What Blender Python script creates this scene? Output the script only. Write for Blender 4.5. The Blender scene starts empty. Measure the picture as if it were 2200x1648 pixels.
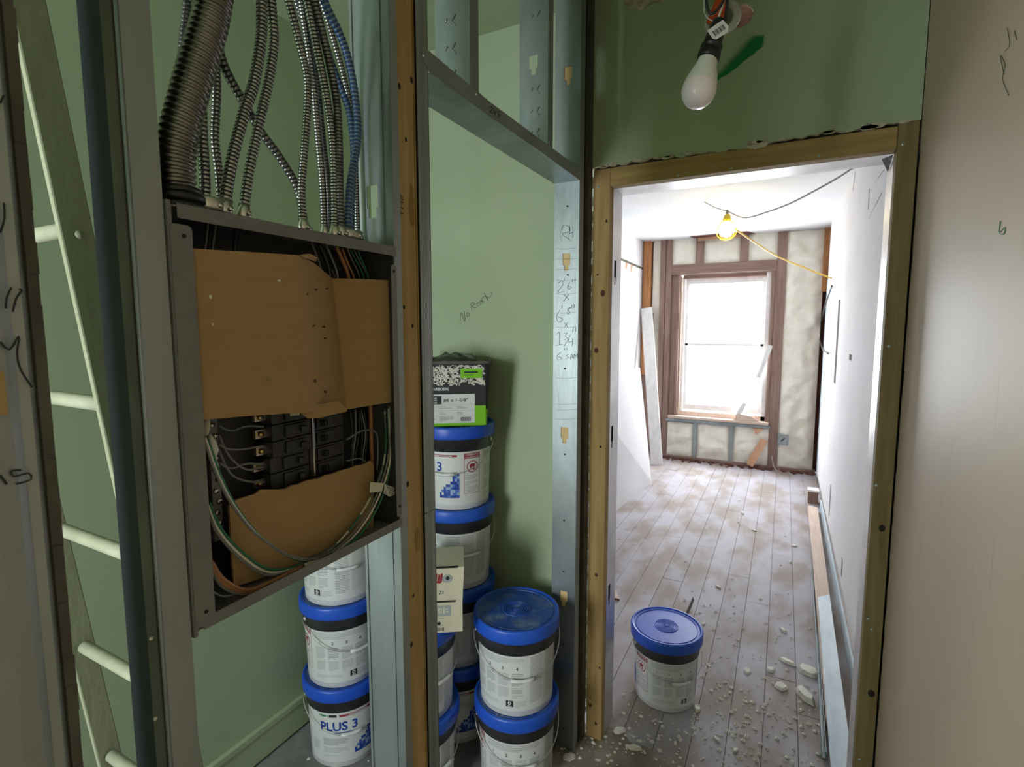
import bpy, bmesh, math, random
from mathutils import Vector, Matrix, noise
random.seed(7)
PI = math.pi
sc = bpy.context.scene
COL = sc.collection

# ---------------------------------------------------------------- camera
F, CX, CY, EYE = 1113.62, 1100.0, 811.27, 1.6
YAW, PITCH, ROLL = math.radians(-27.646), math.radians(5.7085), math.radians(-0.0743)
_f = Vector((math.sin(YAW)*math.cos(PITCH), math.cos(YAW)*math.cos(PITCH), -math.sin(PITCH)))
_r0 = Vector((math.cos(YAW), -math.sin(YAW), 0)); _u0 = _r0.cross(_f)
_r = math.cos(ROLL)*_r0 + math.sin(ROLL)*_u0
_u = -math.sin(ROLL)*_r0 + math.cos(ROLL)*_u0
cam = bpy.data.cameras.new('camera'); camo = bpy.data.objects.new('camera', cam); COL.objects.link(camo)
camo.matrix_world = Matrix(((_r.x, _u.x, -_f.x, 0), (_r.y, _u.y, -_f.y, 0), (_r.z, _u.z, -_f.z, EYE), (0, 0, 0, 1)))
cam.sensor_width = 36; cam.lens = F/2200*36; cam.shift_y = (CY-824)/2200; cam.clip_start = 0.02
cam.dof.use_dof = True; cam.dof.focus_distance = 1.0; cam.dof.aperture_fstop = 8.0
sc.camera = camo

# ---------------------------------------------------------------- sky, lights, exposure
w = bpy.data.worlds.new('overcast_sky'); sc.world = w; w.use_nodes = True
w.node_tree.nodes['Background'].inputs[0].default_value = (0.90, 0.95, 1.0, 1)
w.node_tree.nodes['Background'].inputs[1].default_value = 26.0
vs = sc.view_settings
vs.view_transform = 'Standard'; vs.look = 'None'; vs.gamma = 1; vs.use_curve_mapping = False
vs.exposure = 0.0
cy_ = sc.cycles; cy_.max_bounces = 7; cy_.diffuse_bounces = 4; cy_.glossy_bounces = 3; cy_.transmission_bounces = 4; cy_.transparent_max_bounces = 6; cy_.caustics_reflective = False; cy_.caustics_refractive = False; cy_.adaptive_threshold = 0.08
def portal(name, loc, rot, sx, sy):
    l = bpy.data.lights.new(name, 'AREA'); l.shape = 'RECTANGLE'; l.size = sx; l.size_y = sy; l.cycles.is_portal = True
    o = bpy.data.objects.new(name, l); o.location = loc; o.rotation_euler = rot; COL.objects.link(o)
portal('window_portal', (-0.63, 6.62, 1.35), (-PI/2, 0, 0), 1.1, 1.75)
portal('rear_window_portal', (-1.2, -1.66, 1.40), (PI/2, 0, 0), 0.6, 1.3)

def at(u, v, **k):
    """point of a photograph pixel on one plane of the room (x=, y= or z=)"""
    d = _r*((u-CX)/F) - _u*((v-CY)/F) + _f
    (a, wv), = k.items(); i = 'xyz'.index(a)
    o = Vector((0, 0, EYE)); return o + d*((wv-o[i])/d[i])

# ---------------------------------------------------------------- materials
def srgb(*c):
    return tuple(((x/255)/12.92 if x/255 <= .04045 else ((x/255+.055)/1.055)**2.4) for x in c)
def N(nt, t, **kw):
    n = nt.nodes.new(t)
    for k, v in kw.items(): setattr(n, k, v)
    return n
def mat(name, c, rough=.6, metal=0., c2=None, scale=8., bump=0., stretch=(1, 1, 1), detail=6., lo=.35, hi=.65, bscale=None, spec=.5, rand=0., emis=None, trans=0., coord='Object'):
    m = bpy.data.materials.new(name); m.use_nodes = True; nt = m.node_tree; b = nt.nodes['Principled BSDF']
    b.inputs['Base Color'].default_value = (*c, 1); b.inputs['Roughness'].default_value = rough
    b.inputs['Metallic'].default_value = metal; b.inputs['Specular IOR Level'].default_value = spec
    if trans: b.inputs['Transmission Weight'].default_value = trans
    tc = N(nt, 'ShaderNodeTexCoord'); mp = N(nt, 'ShaderNodeMapping'); mp.inputs['Scale'].default_value = stretch
    nt.links.new(tc.outputs[coord], mp.inputs[0])
    col = None
    if c2 is not None:
        no = N(nt, 'ShaderNodeTexNoise'); no.inputs['Scale'].default_value = scale; no.inputs['Detail'].default_value = min(detail, 5)
        nt.links.new(mp.outputs[0], no.inputs['Vector'])
        rp = N(nt, 'ShaderNodeValToRGB'); rp.color_ramp.elements[0].position = lo; rp.color_ramp.elements[1].position = hi
        rp.color_ramp.elements[0].color = (*c, 1); rp.color_ramp.elements[1].color = (*c2, 1)
        nt.links.new(no.outputs['Fac'], rp.inputs[0]); col = rp.outputs[0]
    if rand and col is not None:
        oi = N(nt, 'ShaderNodeObjectInfo'); mr = N(nt, 'ShaderNodeMapRange')
        mr.inputs[3].default_value = 1-rand; mr.inputs[4].default_value = 1+rand
        nt.links.new(oi.outputs['Random'], mr.inputs[0])
        hs = N(nt, 'ShaderNodeHueSaturation'); nt.links.new(mr.outputs[0], hs.inputs['Value']); nt.links.new(col, hs.inputs['Color']); col = hs.outputs[0]
    if col is not None: nt.links.new(col, b.inputs['Base Color'])
    if bump:
        n2 = N(nt, 'ShaderNodeTexNoise'); n2.inputs['Scale'].default_value = bscale or scale*3; n2.inputs['Detail'].default_value = 2
        nt.links.new(mp.outputs[0], n2.inputs['Vector'])
        bp = N(nt, 'ShaderNodeBump'); bp.inputs['Strength'].default_value = bump; bp.inputs['Distance'].default_value = .01
        nt.links.new(n2.outputs['Fac'], bp.inputs['Height']); nt.links.new(bp.outputs[0], b.inputs['Normal'])
    if emis:
        b.inputs['Emission Color'].default_value = (*emis[0], 1); b.inputs['Emission Strength'].default_value = emis[1]
    return m
def S(name, *c, **kw): return mat(name, srgb(*c), **kw)

M = {}
M['galv'] = mat('galvanised_steel', (.25, .29, .295), .42, .85, (.36, .40, .405), 9, .05, (1, 1, .35), bscale=60)
M['galv2'] = mat('galvanised_steel_dull', (.30, .33, .32), .55, .6, (.37, .40, .39), 7, .05, (1, 1, .3), bscale=80)
M['navy'] = mat('shaded_web_steel', (.010, .013, .016), .6, .0, (.016, .019, .022), 6, 0, spec=.12)  # shade on the stud web is put into this near-black base colour
M['bronze'] = mat('dark_weathered_strip', (.07, .06, .045), .7, .2, (.12, .11, .09), 9)
M['galvpaint'] = mat('faint_red_lettering_steel', (.60, .58, .58), .4, .75, (.72, .70, .70), 12, 0)
M['panel'] = mat('grey_panel_enamel', (.165, .165, .16), .45, .1, (.19, .19, .185), 30, .03, bscale=300)
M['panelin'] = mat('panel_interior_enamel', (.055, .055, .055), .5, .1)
M['black'] = mat('black_plastic', (.012, .012, .013), .38)
M['breaker'] = mat('breaker_black', (.022, .022, .024), .42, c2=(.035, .035, .037), scale=40)
M['brass'] = mat('brass_screw', (.55, .40, .18), .3, 1)
M['chrome'] = mat('zinc_fitting', (.72, .70, .64), .28, 1, (.6, .58, .53), 40)
M['conduit'] = mat('flexible_conduit_steel', (.17, .16, .14), .27, .9, (.23, .215, .19), 25)
M['mc'] = mat('armored_cable_steel', (.48, .49, .46), .27, .95, (.36, .37, .35), 60)
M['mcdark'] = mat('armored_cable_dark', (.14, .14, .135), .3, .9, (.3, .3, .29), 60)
M['mcblue'] = mat('armored_cable_blue', (.02, .075, .20), .35, .25, (.03, .10, .26), 50)
M['seam'] = mat('cable_seam', (.02, .022, .025), .6, .2)
M['seamblue'] = mat('cable_seam_pale', (.20, .27, .36), .5, .3)
M['cardboard'] = mat('corrugated_cardboard', (.36, .23, .105), .9, 0, (.385, .25, .115), 3, .05, (1, 1, 30), bscale=25, spec=.2)
M['cardedge'] = mat('torn_cardboard', (.45, .30, .18), .95, 0, (.30, .2, .1), 60, .5, bscale=150, spec=.1)
def wood(name, a, b, axis, rough=.75, sc_=10):
    st = [14, 14, 14]; st['xyz'.index(axis)] = 1.0
    return mat(name, a, rough, 0, b, sc_*.35, .12, tuple(st), 8, .3, .7, bscale=sc_, spec=.25)
M['pine_z'] = wood('pine_upright', (.36, .235, .085), (.50, .35, .15), 'z')
M['pine_x'] = wood('pine_level', (.34, .225, .08), (.48, .335, .14), 'x')
M['pine_dark'] = wood('pine_stained', (.24, .14, .045), (.40, .26, .10), 'z')
M['pine_old'] = wood('pine_weathered', (.20, .145, .06), (.31, .235, .11), 'z')
M['brown_z'] = wood('old_brown_timber', (.20, .125, .10), (.31, .21, .17), 'z')  # both brown timbers lightened: veiling glare is put into their colour
M['brown_x'] = wood('old_brown_timber_level', (.20, .125, .10), (.31, .21, .17), 'x')
M['orange_z'] = wood('fresh_orange_timber', (.36, .15, .06), (.52, .25, .11), 'z')
M['scrap'] = wood('scrap_timber', (.50, .28, .16), (.62, .38, .24), 'z')
M['paletimber'] = wood('pale_packing_timber', (.66, .47, .22), (.76, .57, .30), 'z')
M['plate'] = wood('pale_pink_timber', (.58, .44, .36), (.70, .56, .47), 'y')
M['ladder'] = mat('paint_splashed_ladder_wood', (.34, .35, .23), .8, 0, (.40, .41, .28), 7, .12, (2, 2, 1), bscale=30, lo=.3, hi=.75)
M['rung'] = mat('worn_ladder_rung', (.42, .43, .30), .7, 0, (.52, .53, .39), 14, .1)
M['white_dry'] = mat('white_drywall', (.70, .69, .70), .85, 0, (.75, .74, .745), 3, .03, bscale=200, spec=.2)
M['white_ceil'] = mat('white_ceiling_paint', (.70, .71, .72), .9, 0, (.75, .755, .76), 2, spec=.2)
M['white_paint'] = mat('old_white_paint', (.70, .68, .66), .6, 0, (.80, .79, .78), 9, .05, (3, 3, 1))
M['gypsum'] = mat('torn_gypsum', (.66, .62, .50), .95, 0, (.40, .36, .24), 45, .6, bscale=120, spec=.1)
M['foam'] = mat('spray_foam', (.80, .76, .64), .9, 0, (.87, .84, .75), 9, .4, bscale=28, spec=.15)
M['bluegrey'] = mat('pale_blue_painted_board', (.42, .52, .58), .6, 0, (.58, .66, .70), 5, .05, (4, 1, 4))
M['dark'] = mat('dark_cavity', (.02, .017, .014), .9)
M['brownhole'] = mat('brick_cavity', (.10, .03, .022), .9, 0, (.16, .06, .045), 30, .4)
M['plank'] = mat('worn_floor_plank', (.33, .275, .24), .72, 0, (.45, .43, .465), 3.2, .10, (1.5, .8, 1), 10, .40, .58, bscale=8, rand=.06, spec=.25, coord='Object')
M['subfloor'] = mat('subfloor', (.10, .085, .075), .95)
M['screed'] = mat('dusty_screed', (.24, .215, .17), .95, 0, (.36, .325, .26), 9, .5, bscale=35, spec=.1)
M['closetfloor'] = mat('grey_slab', (.19, .19, .185), .9, 0, (.27, .265, .255), 7, .2, bscale=30, spec=.15)
M['chip'] = mat('plaster_chip', (.84, .81, .74), .95, 0, (.74, .70, .61), 40, .3, bscale=120, spec=.1)
M['white'] = mat('white_bucket_plastic', (.74, .76, .75), .4)
M['label'] = mat('bucket_label_paper', (.70, .725, .71), .45)
M['blue'] = mat('blue_lid_plastic', (.012, .085, .62), .38, 0, (.02, .11, .58), 6, .04, bscale=60)
M['bluedust'] = mat('blue_lid_dusty', (.015, .085, .42), .45, 0, (.16, .25, .42), 14, .3, bscale=40, lo=.48, hi=.72)
M['collar'] = mat('black_collar', (.018, .018, .02), .35, 0, (.04, .04, .042), 12, .1)
M['wire'] = mat('bail_wire', (.55, .56, .56), .4, .7)
M['inkgrey'] = mat('print_grey', (.36, .39, .385), .6)
M['inklight'] = mat('print_pale_grey', (.46, .49, .485), .6)
M['inkblack'] = mat('print_black', (.02, .022, .024), .6)
M['inkblue'] = mat('print_blue', (.012, .06, .36), .5)
M['inkblue2'] = mat('print_mid_blue', (.08, .19, .56), .5)
M['inkblue3'] = mat('print_pale_blue', (.33, .45, .68), .5)
M['inkred'] = mat('print_red', (.32, .025, .04), .5)
M['inkgreen'] = mat('print_green', (.02, .2, .07), .5)
M['limegreen'] = mat('print_lime', (.20, .55, .015), .5)
M['marker'] = mat('marker_ink', (.012, .012, .014), .5)
M['pencil'] = mat('pencil_line', (.07, .10, .06), .7)
M['cream'] = mat('cream_carton', (.66, .63, .48), .6, 0, (.62, .58, .43), 5)
M['film'] = mat('clear_bag_film', (.6, .65, .5), .2, 0, trans=.9)
M['bulbdome'] = mat('frosted_bulb_dome', (.88, .80, .80), .28)
M['bulbneck'] = mat('bulb_neck_plastic', (.76, .80, .73), .4)
M['orangenut'] = mat('orange_wire_nut', (.80, .10, .015), .4)
M['yellow'] = mat('yellow_guard_plastic', (.75, .55, .04), .4)
M['lampglow'] = mat('lit_lamp_glass', (1, .9, .6), .4, emis=((1.0, .80, .36), 26.0))
M['ycord'] = mat('yellow_cord', (.72, .47, .05), .5)
M['greycord'] = mat('grey_cord', (.42, .38, .34), .6)
M['wwhite'] = mat('white_wire', (.62, .62, .54), .45)
M['wgreen'] = mat('green_wire', (.02, .16, .08), .45)
M['wblack'] = mat('black_wire', (.015, .015, .016), .45)
M['wgrey'] = mat('grey_wire', (.16, .17, .165), .45)
M['wbrown'] = mat('brown_wire', (.36, .17, .07), .5)
M['tape'] = mat('paper_tag', (.62, .62, .46), .7)
M['screw'] = mat('screw_head', (.55, .66, .62), .4, .4)
M['rust'] = mat('wire_guard', (.25, .23, .18), .5, .6)

def wallmat(name, base, base2, rough, spec, extra=None, bump=.04):
    """painted green moisture board: soft mottling, fine paper relief, scuffs; extra(nt, color) may add marks"""
    m = bpy.data.materials.new(name); m.use_nodes = True; nt = m.node_tree; b = nt.nodes['Principled BSDF']
    b.inputs['Roughness'].default_value = rough; b.inputs['Specular IOR Level'].default_value = spec
    tc = N(nt, 'ShaderNodeTexCoord')
    no = N(nt, 'ShaderNodeTexNoise'); no.inputs['Scale'].default_value = 2.2; no.inputs['Detail'].default_value = 6
    nt.links.new(tc.outputs['Object'], no.inputs['Vector'])
    mx = N(nt, 'ShaderNodeValToRGB'); mx.color_ramp.elements[0].position = .3; mx.color_ramp.elements[1].position = .7
    mx.color_ramp.elements[0].color = (*base, 1); mx.color_ramp.elements[1].color = (*base2, 1)
    nt.links.new(no.outputs['Fac'], mx.inputs[0]); col = mx.outputs[0]
    if extra: col = extra(nt, tc, col)
    nt.links.new(col, b.inputs['Base Color'])
    n2 = N(nt, 'ShaderNodeTexNoise'); n2.inputs['Scale'].default_value = 160
    nt.links.new(tc.outputs['Object'], n2.inputs['Vector'])
    bp = N(nt, 'ShaderNodeBump'); bp.inputs['Strength'].default_value = bump; bp.inputs['Distance'].default_value = .004
    nt.links.new(n2.outputs['Fac'], bp.inputs['Height']); nt.links.new(bp.outputs[0], b.inputs['Normal'])
    return m
def math_n(nt, op, a, b=None, clamp=False):
    n = N(nt, 'ShaderNodeMath', operation=op); n.use_clamp = clamp
    for i, x in enumerate((a, b)):
        if x is None: continue
        if isinstance(x, (int, float)): n.inputs[i].default_value = x
        else: nt.links.new(x, n.inputs[i])
    return n.outputs[0]
def spray_mark(nt, tc, col):
    """stroke of green spray paint on the wall above the doorway (object space = world, plane y)"""
    sx = N(nt, 'ShaderNodeSeparateXYZ'); nt.links.new(tc.outputs['Object'], sx.inputs[0])
    ax, az, bx, bz = -.226, 2.362, -.088, 2.464
    L = math.hypot(bx-ax, bz-az); ux, uz = (bx-ax)/L, (bz-az)/L
    dx = math_n(nt, 'SUBTRACT', sx.outputs[0], ax); dz = math_n(nt, 'SUBTRACT', sx.outputs[2], az)
    t = math_n(nt, 'ADD', math_n(nt, 'MULTIPLY', dx, ux), math_n(nt, 'MULTIPLY', dz, uz))
    s = math_n(nt, 'SUBTRACT', math_n(nt, 'MULTIPLY', dz, ux), math_n(nt, 'MULTIPLY', dx, uz))   # + is the upper left side
    no = N(nt, 'ShaderNodeTexNoise'); no.inputs['Scale'].default_value = 30
    nt.links.new(tc.outputs['Object'], no.inputs['Vector'])
    wob = math_n(nt, 'MULTIPLY', math_n(nt, 'SUBTRACT', no.outputs['Fac'], .5), .012)
    s = math_n(nt, 'ADD', s, wob)
    half = math_n(nt, 'ADD', math_n(nt, 'MULTIPLY', t, .12), .010)
    # hard lower edge, soft upper edge, rounded end
    lower = math_n(nt, 'MULTIPLY', math_n(nt, 'ADD', s, half), 300, True)
    upper = math_n(nt, 'ADD', math_n(nt, 'MULTIPLY', math_n(nt, 'SUBTRACT', half, s), 45), .35, True)
    e1 = math_n(nt, 'MULTIPLY', math_n(nt, 'ADD', t, .03), 200, True)
    endl = math_n(nt, 'SUBTRACT', L, math_n(nt, 'MULTIPLY', math_n(nt, 'ABSOLUTE', s), .9))
    e2 = math_n(nt, 'MULTIPLY', math_n(nt, 'SUBTRACT', endl, t), 90, True)
    msk = math_n(nt, 'MULTIPLY', math_n(nt, 'MULTIPLY', lower, upper), math_n(nt, 'MULTIPLY', e1, e2))
    mx = N(nt, 'ShaderNodeMix', data_type='RGBA'); nt.links.new(msk, mx.inputs[0]); nt.links.new(col, mx.inputs[6])
    mx.inputs[7].default_value = (.008, .20, .055, 1)
    # pale plaster smears
    n3 = N(nt, 'ShaderNodeTexNoise'); n3.inputs['Scale'].default_value = 26; n3.inputs['Detail'].default_value = 8
    nt.links.new(tc.outputs['Object'], n3.inputs['Vector'])
    k = math_n(nt, 'MULTIPLY', math_n(nt, 'SUBTRACT', n3.outputs['Fac'], .70), 3.0, True)
    m2 = N(nt, 'ShaderNodeMix', data_type='RGBA'); nt.links.new(k, m2.inputs[0]); nt.links.new(mx.outputs[2], m2.inputs[6]); m2.inputs[7].default_value = (.5, .52, .42, 1)
    return m2.outputs[2]
def scuffs(nt, tc, col):
    mp = N(nt, 'ShaderNodeMapping'); mp.inputs['Scale'].default_value = (1, 22, 1.1); nt.links.new(tc.outputs['Object'], mp.inputs[0])
    n3 = N(nt, 'ShaderNodeTexNoise'); n3.inputs['Scale'].default_value = 3.2; n3.inputs['Detail'].default_value = 7
    nt.links.new(mp.outputs[0], n3.inputs['Vector'])
    k = math_n(nt, 'MULTIPLY', math_n(nt, 'SUBTRACT', n3.outputs['Fac'], .62), 4.0, True)
    k = math_n(nt, 'MULTIPLY', k, .45)
    m2 = N(nt, 'ShaderNodeMix', data_type='RGBA'); nt.links.new(k, m2.inputs[0]); nt.links.new(col, m2.inputs[6]); m2.inputs[7].default_value = (.16, .15, .11, 1)
    return m2.outputs[2]
GR1, GR2 = (.395, .485, .31), (.425, .515, .34)
M['greenwall'] = wallmat('green_moisture_board', GR1, GR2, .62, .3)
M['greenmark'] = wallmat('green_moisture_board_marked', GR1, GR2, .62, .3, spray_mark)
M['greenright'] = wallmat('warm_lit_green_board', (.56, .435, .31), (.61, .48, .345), .55, .5, scuffs)  # green board coloured tan: warm reflected sheen painted into the base

# ---------------------------------------------------------------- mesh helpers
class MB:
    def __init__(s): s.v, s.f, s.m, s.sm = [], [], [], []
    def add(s, verts, faces, mi=0, smooth=False):
        o = len(s.v); s.v += [Vector(p) for p in verts]
        for f in faces: s.f.append([i+o for i in f]); s.m.append(mi); s.sm.append(smooth)
    def box(s, x0, x1, y0, y1, z0, z1, mi=0, mtx=None):
        p = [Vector((x, y, z)) for x in (x0, x1) for y in (y0, y1) for z in (z0, z1)]
        if mtx is not None: p = [mtx @ q for q in p]
        s.add(p, [(0, 1, 3, 2), (4, 6, 7, 5), (0, 4, 5, 1), (2, 3, 7, 6), (0, 2, 6, 4), (1, 5, 7, 3)], mi)
    def bar(s, a, b, w, t, up=(0, 0, 1), mi=0):
        """rectangular bar from a to b, w along side, t along up"""
        a, b = Vector(a), Vector(b); d = (b-a); L = d.length; d.normalize()
        sd = d.cross(Vector(up)).normalized(); u = sd.cross(d)
        m = Matrix((( d.x, sd.x, u.x, a.x), (d.y, sd.y, u.y, a.y), (d.z, sd.z, u.z, a.z), (0, 0, 0, 1)))
        s.box(0, L, -w/2, w/2, -t/2, t/2, mi, m)
    def tube(s, pts, r, n=8, mi=0, cap=True, mfun=None):
        pts = [Vector(p) for p in pts]; K = len(pts)
        rs = r if isinstance(r, (list, tuple)) else [r]*K
        t0 = (pts[1]-pts[0]).normalized()
        nrm = t0.orthogonal().normalized(); o = len(s.v); prev = t0
        for i, p in enumerate(pts):
            t = (pts[min(i+1, K-1)]-pts[max(i-1, 0)]).normalized()
            q = prev.rotation_difference(t); nrm = (q @ nrm); nrm = (nrm-t*nrm.dot(t)).normalized(); prev = t
            bn = t.cross(nrm)
            for k in range(n):
                a = 2*PI*k/n; s.v.append(p+(nrm*math.cos(a)+bn*math.sin(a))*rs[i])
        for i in range(K-1):
            mm = mfun(i) if mfun else mi
            for k in range(n):
                s.f.append([o+i*n+k, o+i*n+(k+1) % n, o+(i+1)*n+(k+1) % n, o+(i+1)*n+k]); s.m.append(mm); s.sm.append(True)
        if cap:
            s.f.append([o+k for k in reversed(range(n))]); s.m.append(mi); s.sm.append(False)
            s.f.append([o+(K-1)*n+k for k in range(n)]); s.m.append(mi); s.sm.append(False)
    def lathe(s, prof, n=40, mi=0, mtx=None, mfun=None, smooth=True):
        o = len(s.v); K = len(prof)
        for (r, z) in prof:
            for k in range(n):
                a = 2*PI*k/n; p = Vector((r*math.cos(a), r*math.sin(a), z)); s.v.append(mtx @ p if mtx is not None else p)
        for i in range(K-1):
            for k in range(n):
                s.f.append([o+i*n+k, o+i*n+(k+1) % n, o+(i+1)*n+(k+1) % n, o+(i+1)*n+k]); s.m.append(mfun(i) if mfun else mi); s.sm.append(smooth(i) if callable(smooth) else smooth)
    def prism(s, poly, d, mi=0, side=None):
        """planar polygon (3D points) swept by vector d"""
        poly = [Vector(p) for p in poly]; d = Vector(d); n = len(poly); o = len(s.v)
        s.v += poly + [p+d for p in poly]
        s.f.append([o+i for i in range(n)]); s.f.append([o+n+i for i in reversed(range(n))]); s.m += [mi, mi]; s.sm += [False, False]
        for i in range(n):
            j = (i+1) % n; s.f.append([o+i, o+n+i, o+n+j, o+j]); s.m.append(mi if side is None else side); s.sm.append(False)
    def plate(s, fn, u, v, th, holes=(), mi=0):
        """flat sheet u0..u1 x v0..v1 with rectangular holes; fn(u,v,t) -> point, t is 0..th through the sheet"""
        us = sorted({*u, *[h[0] for h in holes], *[h[1] for h in holes]}); vv = sorted({*v, *[h[2] for h in holes], *[h[3] for h in holes]})
        inside = lambda a, b: u[0] < a < u[1] and v[0] < b < v[1] and not any(h[0] < a < h[1] and h[2] < b < h[3] for h in holes)
        for i in range(len(us)-1):
            for j in range(len(vv)-1):
                if not inside((us[i]+us[i+1])/2, (vv[j]+vv[j+1])/2): continue
                p = [fn(a, b, t) for t in (0, th) for (a, b) in ((us[i], vv[j]), (us[i+1], vv[j]), (us[i+1], vv[j+1]), (us[i], vv[j+1]))]
                s.add(p, [(3, 2, 1, 0), (4, 5, 6, 7), (0, 1, 5, 4), (1, 2, 6, 5), (2, 3, 7, 6), (3, 0, 4, 7)], mi)
    def mesh(s, name, mats, off=None):
        me = bpy.data.meshes.new(name)
        vv = s.v if off is None else [p-off for p in s.v]
        me.from_pydata([tuple(p) for p in vv], [], s.f)
        for m in mats: me.materials.append(M[m] if isinstance(m, str) else m)
        me.polygons.foreach_set('material_index', s.m); me.polygons.foreach_set('use_smooth', s.sm)
        bm = bmesh.new(); bm.from_mesh(me); bmesh.ops.recalc_face_normals(bm, faces=bm.faces); bm.to_mesh(me); bm.free()
        me.update(); return me

def tag(o, label=None, cat=None, group=None, kind=None):
    if label: o['label'] = label
    if cat: o['category'] = cat
    if group: o['group'] = group
    if kind: o['kind'] = kind
    return o
def base_of(p):
    q = Vector((0, 0, 0))
    while p is not None: q += p.location; p = p.parent
    return q
def put(name, mb, mats, parent=None, bevel=0., loc=None, local=False):
    """link a mesh object; mb is in world space unless local"""
    mats = [mats] if not isinstance(mats, (list, tuple)) else mats
    off = None if local else (base_of(parent) if parent else None)
    if loc is not None and not local: off = (off or Vector((0, 0, 0))) + Vector(loc)
    o = bpy.data.objects.new(name, mb if isinstance(mb, bpy.types.Mesh) else mb.mesh(name, mats, off)); COL.objects.link(o)
    if parent: o.parent = parent
    if loc is not None: o.location = loc
    if bevel:
        b = o.modifiers.new('bevel', 'BEVEL'); b.width = bevel; b.segments = 2; b.limit_method = 'ANGLE'
    return o
def empty(name, loc, rz=0., label=None, cat=None, group=None, kind=None):
    o = bpy.data.objects.new(name, None); o.empty_display_size = .05; o.location = loc; o.rotation_euler = (0, 0, rz); COL.objects.link(o)
    return tag(o, label, cat, group, kind)
def one(name, mb, mats, label, cat, group=None, bevel=0.):
    """a thing that is one mesh, its origin at its base"""
    c = sum(mb.v, Vector())/len(mb.v); c.z = min(p.z for p in mb.v)
    return tag(put(name, mb, mats, None, bevel, loc=c), label, cat, group)
def B(*a, **k):
    m = MB(); m.box(*a, **k); return m
def spline(pts, step):
    """Catmull-Rom through pts, sampled about every step"""
    P = [Vector(p) for p in pts]; P = [P[0]*2-P[1]]+P+[P[-1]*2-P[-2]]; out = []
    for i in range(1, len(P)-2):
        n = max(2, int((P[i+1]-P[i]).length/step))
        for k in range(n):
            t = k/n
            out.append(.5*((2*P[i])+(P[i+1]-P[i-1])*t+(2*P[i-1]-5*P[i]+4*P[i+1]-P[i+2])*t*t+(3*P[i]-P[i-1]-3*P[i+1]+P[i+2])*t**3))
    out.append(P[-2]); return out
_txt = {}
def text_mesh(body, size=1., bold=0.):
    cu = bpy.data.curves.new('t', 'FONT'); cu.body = body; cu.size = size; cu.align_x = 'LEFT'; cu.offset = bold; cu.resolution_u = 3
    o = bpy.data.objects.new('t', cu); COL.objects.link(o)
    dg = bpy.context.evaluated_depsgraph_get(); me = bpy.data.meshes.new_from_object(o.evaluated_get(dg))
    vs_ = [v.co.copy() for v in me.vertices]; fs = [list(p.vertices) for p in me.polygons]
    bpy.data.objects.remove(o); bpy.data.curves.remove(cu); bpy.data.meshes.remove(me)
    return vs_, fs
def text_to(mb, body, size, fn, mi, bold=0., sx=1.):
    """lettering mapped through fn(u,v) onto a surface"""
    v, f = text_mesh(body, size, bold); mb.add([fn(p.x*sx, p.y) for p in v], f, mi)
def ink(name, strokes, plane, r, m, parent, off):
    """hand-drawn strokes lying on a plane of the room"""
    mb = MB()
    for st in strokes:
        pts = [at(u, v, **plane)+Vector(off) for u, v in st]
        pts = spline(pts, .004) if len(pts) > 2 else pts
        mb.tube(pts, r, 5)
    return tag(put(name, mb, m, parent), kind='stuff' if len(strokes) > 1 else None)
def rag(a, b, n, amp, seed=0):
    """ragged line between two points in a 2D plane"""
    rnd = random.Random(seed); out = []
    for i in range(n+1):
        t = i/n; d = (rnd.random()-.5)*2*amp*(1 if 0 < i < n else .3)
        nx, ny = -(b[1]-a[1]), (b[0]-a[0]); L = math.hypot(nx, ny)
        out.append((a[0]+(b[0]-a[0])*t+nx/L*d, a[1]+(b[1]-a[1])*t+ny/L*d))
    return out

# ================================================================ the setting
X0, XB = -.632, -.724          # hall face and closet face of the stud partition
YD = 1.80                      # doorway wall, hall face
YN = 1.95                      # doorway wall, far room face
YF = 6.40                      # far room end wall
XL, XR, XC = -1.555, .36, -1.645
ZH, ZF = 2.70, 2.605           # ceilings
def struct(name, mb, mats, parent=None, **k):
    o = put(name, mb, mats, parent, **k)
    if parent is None: tag(o, kind='structure')
    return o
struct('floor_hall', B(XC-.1, .42, -1.7, 1.775, -.06, 0), 'closetfloor')
m = MB(); m.box(XC-.1, .42, -1.7, YD+.03, ZH, ZH+.08); struct('ceiling_hall', m, 'greenwall')
m = MB(); m.box(XL-.1, XR+.1, YN-.012, YF+.25, ZF, ZF+.08); struct('ceiling_room', m, 'white_ceil')
# doorway wall, with ragged edges round the timber frame
m = MB()
top = rag((-.62, 2.148), (.30, 2.148), 46, .007, 3)
top = [(x, z+.006*math.sin(9*x)) for x, z in top]
poly = [(XC, 0), (-.640, 0), (-.640, 2.14)] + top + [(.30, ZH), (XC, ZH)]
m.prism([(x, YD, z) for x, z in poly], (0, .013, 0), 0, 1)
wb = struct('wall_back', m, ['greenmark', 'gypsum'])
cut = MB(); cut.lathe([(0, -.1), (.034, -.1), (.034, .1), (0, .1)], 24, 0, Matrix.Translation((-.160, YD, 2.532)) @ Matrix.Rotation(PI/2, 4, 'X'))
co = put('cutter', cut, 'gypsum'); bo = wb.modifiers.new('hole', 'BOOLEAN'); bo.object = co; bo.operation = 'DIFFERENCE'; bo.solver = 'EXACT'
dg = bpy.context.evaluated_depsgraph_get(); nm = bpy.data.meshes.new_from_object(wb.evaluated_get(dg)); wb.modifiers.clear(); wb.data = nm
bpy.data.objects.remove(co)
put('hole_backing', B(-.22, -.10, YD+.045, YD+.06, 2.47, 2.60), 'brownhole', wb)
m = MB()   # torn paper and plaster crumbs along the top of the frame
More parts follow.
